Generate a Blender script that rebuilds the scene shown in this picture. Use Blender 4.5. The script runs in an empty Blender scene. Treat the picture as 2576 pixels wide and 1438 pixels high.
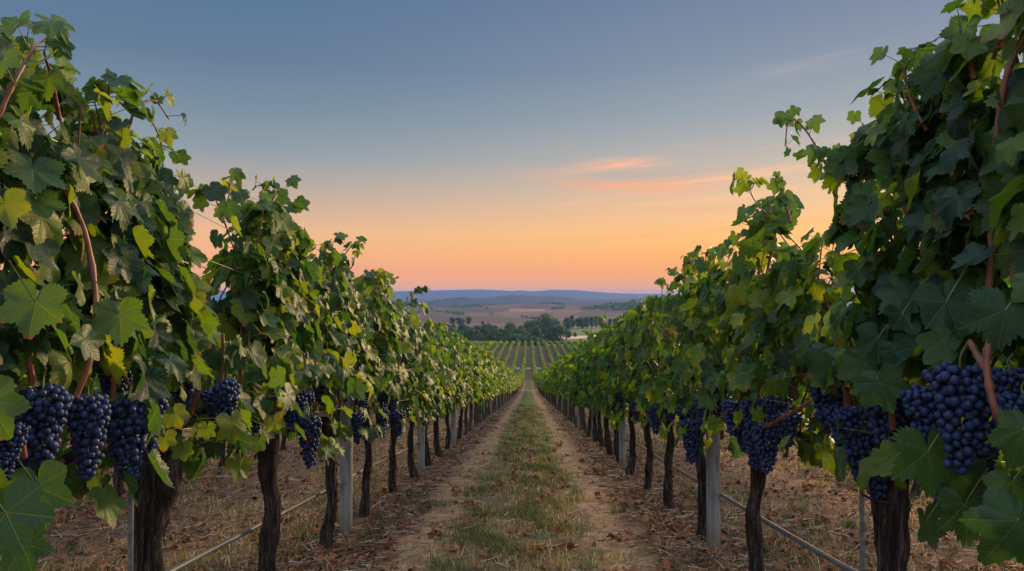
import bpy, math, random
import numpy as np
from mathutils import Vector, Matrix

random.seed(7)
rng = np.random.default_rng(7)
S = bpy.context.scene
COL = S.collection
R = math.radians

# ------------------------------------------------------------------ camera
cam_d = bpy.data.cameras.new("camera")
cam = bpy.data.objects.new("camera", cam_d)
COL.objects.link(cam)
cam_d.sensor_width = 36.0
cam_d.lens = 26.0
cam_d.clip_start = 0.05
cam_d.clip_end = 40000.0
cam.location = (0, 0, 0)
cam.rotation_euler = (R(90 + 0.83), 0, R(1.29))
S.camera = cam
CAM_M = cam.rotation_euler.to_matrix()
FPX = 26.0 / 36.0 * 2576.0


def ray(px, py):
    return CAM_M @ Vector(((px - 1288) / FPX, (719 - py) / FPX, -1.0))


def at_x(px, py, X):
    d = ray(px, py)
    return np.array(d * (X / d.x))


def at_y(px, py, Y):
    d = ray(px, py)
    return np.array(d * (Y / d.y))


# ------------------------------------------------------------------ node helper
class NT:
    def __init__(self, nt):
        self.nt = nt
        nt.nodes.clear()

    def n(self, kind, **kw):
        nd = self.nt.nodes.new(kind)
        for k, v in kw.items():
            setattr(nd, k, v)
        return nd

    def put(self, sock, v):
        if hasattr(v, "is_output"):
            self.nt.links.new(v, sock)
        elif v is not None:
            if sock.type == "RGBA" and not hasattr(v, "__len__"):
                v = (v, v, v, 1)
            elif sock.type == "RGBA" and len(v) == 3:
                v = (*v, 1)
            sock.default_value = v

    def m(self, op, a, b=None, c=None, clamp=False):
        nd = self.n("ShaderNodeMath", operation=op, use_clamp=clamp)
        self.put(nd.inputs[0], a)
        if b is not None:
            self.put(nd.inputs[1], b)
        if c is not None:
            self.put(nd.inputs[2], c)
        return nd.outputs[0]

    def mix(self, f, a, b, blend="MIX"):
        nd = self.n("ShaderNodeMix", data_type="RGBA", blend_type=blend)
        self.put(nd.inputs[0], f)
        self.put(nd.inputs[6], a)
        self.put(nd.inputs[7], b)
        return nd.outputs[2]

    def smooth(self, v, lo, hi, a=0.0, b=1.0):
        nd = self.n("ShaderNodeMapRange", interpolation_type="SMOOTHSTEP")
        self.put(nd.inputs[0], v)
        self.put(nd.inputs[1], lo)
        self.put(nd.inputs[2], hi)
        self.put(nd.inputs[3], a)
        self.put(nd.inputs[4], b)
        return nd.outputs[0]

    def ramp(self, f, stops, interp="LINEAR"):
        nd = self.n("ShaderNodeValToRGB")
        cr = nd.color_ramp
        cr.interpolation = interp
        cr.elements.remove(cr.elements[1])
        cr.elements[0].position = stops[0][0]
        cr.elements[0].color = (*stops[0][1], 1)
        for p, c in stops[1:]:
            cr.elements.new(p).color = (*c, 1)
        self.put(nd.inputs[0], f)
        return nd.outputs[0]

    def noise(self, vec, scale, detail=3, rough=0.55, dist=0.0):
        nd = self.n("ShaderNodeTexNoise")
        self.put(nd.inputs["Vector"], vec)
        nd.inputs["Scale"].default_value = scale
        nd.inputs["Detail"].default_value = detail
        nd.inputs["Roughness"].default_value = rough
        nd.inputs["Distortion"].default_value = dist
        return nd.outputs[0]

    def scale(self, vec, s):
        nd = self.n("ShaderNodeVectorMath", operation="MULTIPLY")
        self.put(nd.inputs[0], vec)
        nd.inputs[1].default_value = s
        return nd.outputs[0]

    def comb(self, x, y, z=0.0):
        nd = self.n("ShaderNodeCombineXYZ")
        self.put(nd.inputs[0], x)
        self.put(nd.inputs[1], y)
        self.put(nd.inputs[2], z)
        return nd.outputs[0]

    def sep(self, v):
        nd = self.n("ShaderNodeSeparateXYZ")
        self.put(nd.inputs[0], v)
        return nd.outputs

    def attr(self, name):
        return self.n("ShaderNodeAttribute", attribute_name=name).outputs["Fac"]

    def bump(self, h, strength=0.3, dist=0.01):
        nd = self.n("ShaderNodeBump")
        nd.inputs["Strength"].default_value = strength
        nd.inputs["Distance"].default_value = dist
        self.put(nd.inputs["Height"], h)
        return nd.outputs[0]

    def principled(self, color, rough=0.6, normal=None, **kw):
        nd = self.n("ShaderNodeBsdfPrincipled")
        self.put(nd.inputs["Base Color"], color)
        self.put(nd.inputs["Roughness"], rough)
        if normal is not None:
            self.put(nd.inputs["Normal"], normal)
        for k, v in kw.items():
            self.put(nd.inputs[k], v)
        return nd.outputs[0]

    def out(self, sh):
        o = self.n("ShaderNodeOutputMaterial")
        self.nt.links.new(sh, o.inputs[0])


def mat(name):
    m = bpy.data.materials.new(name)
    m.use_nodes = True
    return m, NT(m.node_tree)


def srgb(h):
    h = h.lstrip("#")
    c = [int(h[i:i + 2], 16) / 255 for i in (0, 2, 4)]
    return tuple(x / 12.92 if x <= 0.04045 else ((x + 0.055) / 1.055) ** 2.4 for x in c)


# ------------------------------------------------------------------ world: dusk sky
W = bpy.data.worlds.new("World")
S.world = W
W.use_nodes = True
w = NT(W.node_tree)
dirv = w.n("ShaderNodeTexCoord").outputs["Generated"]
dx, dy, dz = w.sep(dirv)
el = w.m("MULTIPLY", w.m("ARCSINE", dz), 180 / math.pi)
az = w.m("MULTIPLY", w.m("ARCTAN2", dx, dy), 180 / math.pi)
elf = w.m("DIVIDE", el, 40.0, clamp=True)
K = 1 / 40.0
left = [(0, "ffb56e"), (0.9, "ffaa6c"), (1.8, "f6a470"), (3.2, "f4ae76"), (4.7, "eab582"), (6.2, "d0ac90"), (8, "b3a498"),
        (10.5, "8d979e"), (13.5, "748899"), (17, "5f7891"), (21.6, "527090"), (40, "4a73ad")]
right = [(0, "ffae48"), (0.9, "ffa648"), (1.8, "ffa54c"), (3.2, "ffb256"), (4.7, "ffc06c"), (6.2, "f3bf85"), (8, "dcbc99"),
         (10.5, "b5afa6"), (13.5, "969fa6"), (17, "808da0"), (21.6, "6f7e98"), (40, "5f7cae")]
cl = w.ramp(elf, [(e * K, srgb(c)) for e, c in left])
cr = w.ramp(elf, [(e * K, srgb(c)) for e, c in right])
mixf = w.smooth(az, -26.0, 24.0)
# fall back to the cool side of the sky beyond the glow
back = w.smooth(az, 75.0, 150.0)
mixf = w.m("MULTIPLY", mixf, w.m("SUBTRACT", 1.0, back))
sky = w.mix(mixf, cl, cr)
# thin cirrus streaks
cvec = w.comb(w.m("MULTIPLY", az, 0.035), w.m("MULTIPLY", w.m("SUBTRACT", el, w.m("MULTIPLY", az, 0.07)), 0.42), 3.1)
cn = w.noise(cvec, 2.2, 5, 0.55, 0.6)
cmask = w.smooth(cn, 0.50, 0.72)
reg = w.m("MULTIPLY", w.smooth(el, 2.0, 6.5), w.smooth(el, 13.0, 9.0))
reg = w.m("MULTIPLY", reg, w.m("MULTIPLY", w.smooth(az, -4.0, 6.0), w.smooth(az, 60.0, 30.0)))
cm = w.m("MULTIPLY", w.m("MULTIPLY", cmask, reg), 0.30)
sky = w.mix(cm, sky, srgb("ffb488"))


def streak(az0, el0, wa, we, tilt, colour, amt, curve=0.0):
    """one cirrus wisp: a long soft patch in the sky with a ragged edge"""
    global sky
    a = w.m("SUBTRACT", az, az0)
    e = w.m("SUBTRACT", w.m("SUBTRACT", w.m("SUBTRACT", el, el0), w.m("MULTIPLY", a, tilt)),
            w.m("MULTIPLY", w.m("MULTIPLY", a, a), curve))
    e = w.m("ADD", e, w.m("MULTIPLY", w.m("SUBTRACT", w.noise(cvec, 4.0, 5, 0.6), 0.5), we * 3.6))
    q = w.m("ADD", w.m("POWER", w.m("ABSOLUTE", w.m("DIVIDE", a, wa)), 2.0),
            w.m("POWER", w.m("ABSOLUTE", w.m("DIVIDE", e, we)), 2.0))
    f = w.m("MULTIPLY", w.m("POWER", 2.718, w.m("MULTIPLY", q, -1.0)), amt)
    fib = w.smooth(w.noise(w.comb(w.m("MULTIPLY", az, 0.12), w.m("MULTIPLY", w.m("SUBTRACT", el, w.m("MULTIPLY", az, 0.1)), 1.6), 0.0), 1.9, 5, 0.65), 0.30, 0.66, 0.25, 1.0)
    sky = w.mix(w.m("MULTIPLY", f, fib), sky, colour)


streak(9.5, 8.25, 6.5, 0.42, 0.0, srgb("ffa276"), 0.95, 0.012)
streak(15.5, 8.8, 5.0, 0.32, 0.06, srgb("ffc592"), 0.85, 0.0)
streak(9.8, 9.0, 4.5, 0.38, 0.01, srgb("a293a0"), 0.45, 0.008)
streak(7.0, 10.1, 3.0, 0.34, 0.06, srgb("ffb58c"), 0.8)
streak(9.0, 9.9, 1.6, 0.16, 0.10, srgb("f3b596"), 0.6)
streak(17.0, 7.4, 6.0, 0.30, 0.05, srgb("ffc08a"), 0.55)
streak(12.0, 7.1, 5.0, 0.18, 0.03, srgb("ffbb88"), 0.4)
streak(16.0, 5.2, 7.0, 0.25, 0.03, srgb("ffa866"), 0.45)
streak(3.3, 7.05, 1.3, 0.14, 0.02, srgb("edc09a"), 0.5)
streak(14.5, 6.4, 5.5, 0.22, -0.03, srgb("eba583"), 0.6)
streak(8.5, 4.6, 9.0, 0.22, 0.02, srgb("f3a377"), 0.4)
streak(20, 16.2, 5.0, 0.6, 0.12, srgb("b4a9b4"), 0.35)
# unseen sky overhead and behind the viewer, brightened as added fill for the foreground
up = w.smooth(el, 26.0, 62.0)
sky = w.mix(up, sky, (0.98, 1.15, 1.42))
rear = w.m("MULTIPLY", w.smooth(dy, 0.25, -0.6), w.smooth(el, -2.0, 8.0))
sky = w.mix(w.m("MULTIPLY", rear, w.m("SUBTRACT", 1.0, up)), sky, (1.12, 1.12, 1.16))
sky = w.mix(w.smooth(el, -0.3, -3.0), sky, (0.07, 0.06, 0.055))
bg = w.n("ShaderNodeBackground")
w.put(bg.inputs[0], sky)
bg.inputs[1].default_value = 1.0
# faint physical dusk sky under the painted-by-direction colours
nis = w.n("ShaderNodeTexSky", sky_type="NISHITA")
nis.sun_disc = False
nis.sun_elevation = R(7)
nis.sun_rotation = R(38)
bg2 = w.n("ShaderNodeBackground")
w.put(bg2.inputs[0], nis.outputs[0])
bg2.inputs[1].default_value = 0.003
ad = w.n("ShaderNodeAddShader")
w.nt.links.new(bg.outputs[0], ad.inputs[0])
w.nt.links.new(bg2.outputs[0], ad.inputs[1])
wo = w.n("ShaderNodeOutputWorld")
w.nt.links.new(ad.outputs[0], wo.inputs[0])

# the afterglow: one soft warm sun low beyond the right-hand row
sd = bpy.data.lights.new("sun", "SUN")
sd.energy = 5.0
sd.angle = R(9)
sd.color = (1.0, 0.68, 0.36)
sun = bpy.data.objects.new("sun", sd)
COL.objects.link(sun)
sa, se = R(38), R(15)
sv = Vector((math.sin(sa) * math.cos(se), math.cos(sa) * math.cos(se), math.sin(se)))
sun.rotation_euler = sv.to_track_quat("Z", "Y").to_euler()

S.view_settings.view_transform = "Standard"
S.view_settings.look = "None"
S.view_settings.exposure = 0.12
S.view_settings.gamma = 1.0
S.cycles.use_denoising = True
S.cycles.max_bounces = 8
S.cycles.transmission_bounces = 5
S.cycles.transparent_max_bounces = 4
S.cycles.volume_bounces = 0


# ------------------------------------------------------------------ object helpers
def tag(o, label=None, cat=None, group=None, kind=None):
    if label:
        o["label"] = label
    if cat:
        o["category"] = cat
    if group:
        o["group"] = group
    if kind:
        o["kind"] = kind
    return o


def empty(name, loc, rz=0.0):
    o = bpy.data.objects.new(name, None)
    o.empty_display_size = 0.1
    o.location = loc
    o.rotation_euler = (0, 0, rz)
    COL.objects.link(o)
    return o


class MB:
    """collects vertex blocks with per-vertex uv and tint"""

    def __init__(self):
        self.b = []
        self.nv = 0

    def merge(self, other, mi):
        for V, F, uv, ti, t2, _ in other.b:
            self.b.append((V, F + self.nv, uv, ti, t2, mi))
        self.nv += other.nv

    def add(self, V, F, uv=None, tint=0.5, t2=0.5):
        V = np.asarray(V, float).reshape(-1, 3)
        n = len(V)
        F = np.asarray(F, int)
        uv = np.zeros((n, 2)) if uv is None else np.asarray(uv, float)
        tint = np.broadcast_to(np.asarray(tint, float), (n,))
        t2 = np.broadcast_to(np.asarray(t2, float), (n,))
        self.b.append((V, F + self.nv, uv, tint, t2, 0))
        self.nv += n

    def mesh(self, name, smooth=True, uvs=True):
        me = bpy.data.meshes.new(name)
        V = np.concatenate([b[0] for b in self.b])
        loops = np.concatenate([b[1].ravel() for b in self.b])
        tot = np.concatenate([np.full(len(b[1]), b[1].shape[1]) for b in self.b])
        start = np.concatenate([[0], np.cumsum(tot)[:-1]])
        me.vertices.add(len(V))
        me.vertices.foreach_set("co", V.astype(np.float32).ravel())
        me.loops.add(len(loops))
        me.loops.foreach_set("vertex_index", loops.astype(np.int32))
        me.polygons.add(len(tot))
        me.polygons.foreach_set("loop_start", start.astype(np.int32))
        me.polygons.foreach_set("loop_total", tot.astype(np.int32))
        me.polygons.foreach_set("use_smooth", np.full(len(tot), smooth))
        mi = np.concatenate([np.full(len(b[1]), b[5]) for b in self.b])
        if mi.any():
            me.polygons.foreach_set("material_index", mi.astype(np.int32))
        if uvs:
            UV = np.concatenate([b[2] for b in self.b])
            l = me.uv_layers.new(name="UVMap")
            l.data.foreach_set("uv", UV[loops].astype(np.float32).ravel())
            a = me.attributes.new("tint", "FLOAT", "POINT")
            a.data.foreach_set("value", np.concatenate([b[3] for b in self.b]).astype(np.float32))
            a = me.attributes.new("aux", "FLOAT", "POINT")
            a.data.foreach_set("value", np.concatenate([b[4] for b in self.b]).astype(np.float32))
        me.update(calc_edges=True)
        return me

    def build(self, name, material, parent=None, smooth=True, loc=None):
        me = self.mesh(name, smooth)
        for mt in (material if isinstance(material, tuple) else (material,)):
            me.materials.append(mt)
        o = bpy.data.objects.new(name, me)
        COL.objects.link(o)
        if parent is not None:
            o.parent = parent
        if loc is not None:
            o.location = loc
        return o


def copy_tree(o, parent=None):
    c = o.copy()
    COL.objects.link(c)
    c.parent = parent
    for ch in o.children:
        copy_tree(ch, c)
    return c


def tube(mb, pts, rad, ns=8, tint=0.5, caps=True, mod=None):
    pts = np.asarray(pts, float)
    n = len(pts)
    rad = np.broadcast_to(np.asarray(rad, float), (n,))
    T = np.gradient(pts, axis=0)
    T /= np.linalg.norm(T, axis=1)[:, None] + 1e-9
    ref = np.array([1.0, 0, 0]) if abs(T[0][0]) < 0.8 else np.array([0, 0, 1.0])
    V = []
    a = np.arange(ns) * 2 * math.pi / ns
    L = np.concatenate([[0], np.cumsum(np.linalg.norm(np.diff(pts, axis=0), axis=1))])
    uv = []
    for i in range(n):
        u = ref - T[i] * ref.dot(T[i])
        u /= np.linalg.norm(u) + 1e-9
        v = np.cross(T[i], u)
        ref = u
        r = rad[i] * (np.ones(ns) if mod is None else mod(a, L[i]))
        V.append(pts[i] + np.outer(np.cos(a) * r, u) + np.outer(np.sin(a) * r, v))
        uv.append(np.stack([a / (2 * math.pi), np.full(ns, L[i])], 1))
    V = np.concatenate(V)
    uv = np.concatenate(uv)
    i, j = np.meshgrid(np.arange(n - 1), np.arange(ns), indexing="ij")
    i, j = i.ravel(), j.ravel()
    k = (j + 1) % ns
    F = np.stack([i * ns + j, i * ns + k, (i + 1) * ns + k, (i + 1) * ns + j], 1)
    mb.add(V, F, uv, tint)
    if caps:
        for ring, s in ((0, 0), (n - 1, 1)):
            c = np.concatenate([V[ring * ns:(ring + 1) * ns], pts[ring][None]])
            f = np.stack([np.arange(ns), (np.arange(ns) + 1) % ns, np.full(ns, ns)], 1)
            if s == 0:
                f = f[:, ::-1]
            mb.add(c, f, np.zeros((ns + 1, 2)), tint)


def spline(pts, n=20):
    pts = np.asarray(pts, float)
    if len(pts) < 3:
        t = np.linspace(0, 1, n)[:, None]
        return pts[0] * (1 - t) + pts[-1] * t
    P = np.concatenate([[2 * pts[0] - pts[1]], pts, [2 * pts[-1] - pts[-2]]])
    out = []
    m = len(pts) - 1
    for s in np.linspace(0, m - 1e-6, n):
        i = int(s)
        t = s - i
        p0, p1, p2, p3 = P[i], P[i + 1], P[i + 2], P[i + 3]
        out.append(0.5 * ((2 * p1) + (-p0 + p2) * t + (2 * p0 - 5 * p1 + 4 * p2 - p3) * t * t + (-p0 + 3 * p1 - 3 * p2 + p3) * t ** 3))
    return np.array(out)


# ------------------------------------------------------------------ terrain height
PY = np.array([-60, -30, -6, 0, 40, 80, 126, 160, 185, 205, 225, 250, 280, 300, 320, 345, 380, 430, 500, 700, 1200, 1600, 2300, 3000, 3600, 12000.])
PZ = np.array([5.5, 2.4, -0.39, -1.1, -5.82, -10.4, -14.9, -17.5, -18.75, -19.15, -19.2, -19.15, -19.4, -20.1, -21.6, -24.6, -29, -32, -33, -35, -36, -35, -33, -34, -36, -40.])
_d = np.gradient(PZ, PY)
_d[:6] = [-0.118, -0.118, -0.118, -0.118, -0.118, -0.108]


def prof(Y):
    Y = np.clip(Y, PY[0], PY[-1])
    i = np.clip(np.searchsorted(PY, Y) - 1, 0, len(PY) - 2)
    h = PY[i + 1] - PY[i]
    t = (Y - PY[i]) / h
    return ((1 + 2 * t) * (1 - t) ** 2 * PZ[i] + t * (1 - t) ** 2 * h * _d[i]
            + t * t * (3 - 2 * t) * PZ[i + 1] + t * t * (t - 1) * h * _d[i + 1])


def sn(x, *fa):
    return sum(a * np.sin(f * x + p) for f, a, p in fa)


XL, XR, SP = -1.31, 1.21, 2.52


def zg(X, Y):
    X = np.asarray(X, float)
    Y = np.asarray(Y, float)
    X, Y = np.broadcast_arrays(X, Y)
    z = prof(Y)
    Ys = np.maximum(Y, 1)
    u = X / Ys
    # vineyard ripples: a slight bank under each row, sunk wheel tracks
    ph = (X - XR) / SP * 2 * math.pi
    vin = np.clip((335 - Y) / 30, 0, 1)
    z = z + vin * 0.025 * np.cos(ph)
    near = np.clip((40 - Y) / 10, 0, 1)
    z = z + near * (0.008 * np.sin(X * 5.1 + Y * 2.3) * np.sin(Y * 3.7 - X * 1.9) + 0.006 * np.sin(X * 13 + 1.3 * Y) * np.sin(Y * 9.1 + X * 2))
    # far folds
    far = np.clip((Y - 480) / 500, 0, 1)
    z = z + far * (1.6 * np.sin(X / 190 + 1) * np.sin(Y / 260) + 1.2 * np.sin(X / 90 + Y / 300))
    f2 = np.clip((Y - 950) / 300, 0, 1) * np.clip((2600 - Y) / 500, 0, 1)
    z = z + f2 * (3.4 * np.sin(Y / 82 + X / 150 + 1.4 * np.sin(X / 210)) + 2.6 * np.sin(X / 120 + 2 - Y / 330) + 2.0 * np.sin(Y / 47 - X / 95))
    # wooded knoll on the right
    z = z + 15.5 * np.exp(-(((X - 250) / 115) ** 2 + ((Y - 1750) / 190) ** 2))
    z = z + 5.0 * np.exp(-(((X + 60) / 230) ** 2 + ((Y - 2350) / 260) ** 2))
    z = z + 17.0 * np.exp(-(((X + 330) / 230) ** 2 + ((Y - 3300) / 260) ** 2)) + 9.0 * np.exp(-(((X - 150) / 300) ** 2 + ((Y - 3100) / 220) ** 2))
    # middle ridge
    uz = u * 5958 + 1464                      # bearing along the skyline
    hz = np.interp(uz, [-9000, -2000, 200, 520, 700, 830, 940, 1080, 1220, 1350, 1480, 1580, 1650, 1760, 1900, 2050, 2200, 2450, 4000, 9000],
                   [280, 262, 285, 288, 268, 256, 246, 256, 244, 232, 240, 244, 238, 250, 263, 268, 262, 245, 255, 270])
    top = (243.0 - hz) * 0.95 + sn(uz, (0.021, 0.5, 1), (0.053, 0.3, 2), (0.11, 0.3, 0), (0.23, 0.2, 0))
    g = np.exp(-((Y - 4600) / 480) ** 2)
    z = z * (1 - g) + g * top
    hz3 = np.interp(uz, [-9000, -3000, -500, 150, 400, 700, 1060, 1330, 1400, 1480, 1560, 1650, 1850, 2100, 2200, 2450, 4000, 9000],
                    [215, 200, 196, 190, 197, 190, 181, 193, 189, 196, 194, 183, 188, 208, 214, 216, 205, 215])
    top3 = (236.8 - hz3) * 1.51 + sn(uz, (0.017, 0.8, 1), (0.041, 0.5, 2))
    g = np.clip((Y - 6300) / 2700, 0, 1) ** 2
    g = g * (3 - 2 * g) if False else g
    z = z * (1 - g) + g * top3
    return z


# ------------------------------------------------------------------ materials
def m_ground():
    m, t = mat("vineyard_ground")
    pos = t.n("ShaderNodeNewGeometry").outputs["Position"]
    x, y, z = t.sep(pos)
    n1 = t.noise(pos, 1.7, 5, 0.6)
    n2 = t.noise(pos, 9.0, 5, 0.65)
    n3 = t.noise(pos, 45.0, 5, 0.7)
    nl = t.noise(t.scale(pos, (1.0, 0.35, 1.0)), 0.9, 4, 0.6)
    wob = t.m("ADD", t.m("MULTIPLY", t.m("SUBTRACT", n1, 0.5), 0.75), t.m("MULTIPLY", t.m("SUBTRACT", n2, 0.5), 0.3))
    # position across one alley: 0 in its middle, 1.26 under a row
    c = t.m("SUBTRACT", t.m("FLOORED_MODULO", t.m("SUBTRACT", x, XL), SP), SP / 2)
    ac = t.m("ABSOLUTE", c)
    soil = t.mix(t.smooth(n2, 0.3, 0.7), (0.27, 0.155, 0.084), (0.44, 0.275, 0.155))
    soil = t.mix(t.smooth(n3, 0.50, 0.66), soil, (0.10, 0.06, 0.036))
    soil = t.mix(t.smooth(t.noise(t.scale(pos, (1, 1, 1)), 5.0, 6, 0.75), 0.5, 0.62), soil, (0.19, 0.115, 0.064))
    mulch = t.mix(t.smooth(n3, 0.35, 0.65), (0.045, 0.025, 0.017), (0.20, 0.10, 0.055))
    mulch = t.mix(t.smooth(n2, 0.45, 0.7), mulch, (0.15, 0.085, 0.055))
    grass = t.mix(t.smooth(n3, 0.3, 0.7), (0.060, 0.062, 0.024), (0.17, 0.14, 0.072))
    grass = t.mix(t.smooth(n1, 0.36, 0.56), grass, (0.17, 0.105, 0.060))
    green = t.mix(n3, (0.055, 0.085, 0.025), (0.13, 0.15, 0.055))
    grass = t.mix(t.smooth(t.m("MULTIPLY", n2, t.smooth(y, 3.0, 14.0, 0.75, 1.25)), 0.44, 0.6), grass, green)
    e = t.m("ADD", ac, wob)
    inmid = t.smooth(e, 0.58, 0.44)
    col = t.mix(t.smooth(e, 0.76, 1.0), soil, mulch)
    main = t.smooth(t.m("ABSOLUTE", t.m("SUBTRACT", x, (XL + XR) / 2)), 1.35, 1.2)
    dry = t.mix(t.smooth(n3, 0.35, 0.7), (0.085, 0.043, 0.028), (0.30, 0.165, 0.10))
    dry = t.mix(t.smooth(nl, 0.45, 0.62), dry, (0.17, 0.088, 0.058))
    side = t.mix(t.smooth(e, 1.0, 1.2), dry, mulch)
    col = t.mix(inmid, col, grass)
    col = t.mix(main, side, col)
    # the alleys grow bare and purple-brown towards the far field
    fs = t.smooth(y, 60.0, 200.0)
    bare = t.mix(n1, (0.105, 0.068, 0.062), (0.15, 0.098, 0.085))
    col = t.mix(t.m("MULTIPLY", fs, t.m("SUBTRACT", 1.0, t.m("MULTIPLY", inmid, t.m("MULTIPLY", main, 0.6)))), col, bare)
    # cross tracks
    for yc, wd in ((92.0, 1.5), (196.0, 2.6)):
        b = t.smooth(t.m("ABSOLUTE", t.m("SUBTRACT", y, yc)), wd, wd * 0.6)
        col = t.mix(b, col, (0.33, 0.235, 0.165))
    # fields of the valley
    vor = t.n("ShaderNodeTexVoronoi", feature="F1")
    dn = t.noise(t.scale(pos, (0.002, 0.001, 0)), 1.0, 2)
    fv = t.comb(t.m("ADD", t.m("MULTIPLY", x, 0.0105), dn), t.m("ADD", t.m("MULTIPLY", y, 0.0058), t.m("MULTIPLY", dn, 2.0)))
    t.put(vor.inputs["Vector"], fv)
    vor.inputs["Scale"].default_value = 1.0
    cs = t.n("ShaderNodeSeparateColor")
    t.put(cs.inputs[0], vor.outputs["Color"])
    field = t.ramp(cs.outputs[0], [(0.0, (0.085, 0.050, 0.042)), (0.25, (0.16, 0.088, 0.064)), (0.42, (0.070, 0.050, 0.040)),
                                   (0.56, (0.12, 0.070, 0.052)), (0.68, (0.045, 0.070, 0.032)), (0.80, (0.10, 0.060, 0.045)), (0.93, (0.22, 0.135, 0.095))], "CONSTANT")
    field = t.mix(t.m("MULTIPLY", t.noise(t.scale(pos, (0.02, 0.006, 0)), 1.0, 4), 0.35), field, (0.06, 0.05, 0.035))
    gm = t.m("MULTIPLY", t.smooth(x, 20.0, 50.0), t.m("MULTIPLY", t.smooth(y, 640.0, 660.0), t.smooth(y, 900.0, 860.0)))
    field = t.mix(gm, field, (0.085, 0.125, 0.05))
    rd = t.m("ABSOLUTE", t.m("SUBTRACT", y, t.m("ADD", 575.0, t.m("MULTIPLY", x, 0.9))))
    field = t.mix(t.m("MULTIPLY", t.smooth(rd, 26.0, 16.0), t.smooth(x, 12.0, 20.0)), field, (0.52, 0.36, 0.24))
    field = t.mix(t.m("MULTIPLY", t.smooth(y, 660.0, 640.0), t.smooth(rd, 24.0, 26.0)), field, (0.085, 0.11, 0.045))
    knoll = t.smooth(t.m("ADD", t.m("POWER", t.m("DIVIDE", t.m("SUBTRACT", x, 260.0), 150.0), 2.0),
                         t.m("POWER", t.m("DIVIDE", t.m("SUBTRACT", y, 1740.0), 200.0), 2.0)), 1.0, 0.85)
    field = t.mix(knoll, field, (0.035, 0.06, 0.035))
    wood = t.mix(t.smooth(t.noise(t.scale(pos, (0.006, 0.003, 0.01)), 1.0, 5, 0.6), 0.42, 0.5), (0.005, 0.015, 0.022), (0.012, 0.026, 0.030))
    wood = t.mix(t.smooth(t.noise(t.scale(pos, (0.004, 0.0016, 0.01)), 1.0, 3), 0.68, 0.71), wood, (0.22, 0.14, 0.10))
    field = t.mix(t.smooth(t.m("ADD", y, t.m("MULTIPLY", t.noise(t.scale(pos, (0.004, 0.004, 0)), 1.0, 4), 700.0)), 2450.0, 2520.0), field, wood)
    col = t.mix(t.smooth(y, 330.0, 350.0), col, field)
    nearf = t.smooth(y, 60.0, 10.0)
    h = t.m("ADD", t.m("MULTIPLY", n2, 0.6), t.m("MULTIPLY", n3, 0.5))
    nrm = t.bump(t.m("MULTIPLY", h, nearf), 0.9, 0.03)
    t.out(t.principled(col, 0.95, nrm, **{"Specular IOR Level": 0.15}))
    return m


VEINS = [0.0, 52.0, -52.0, 108.0, -108.0]


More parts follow.
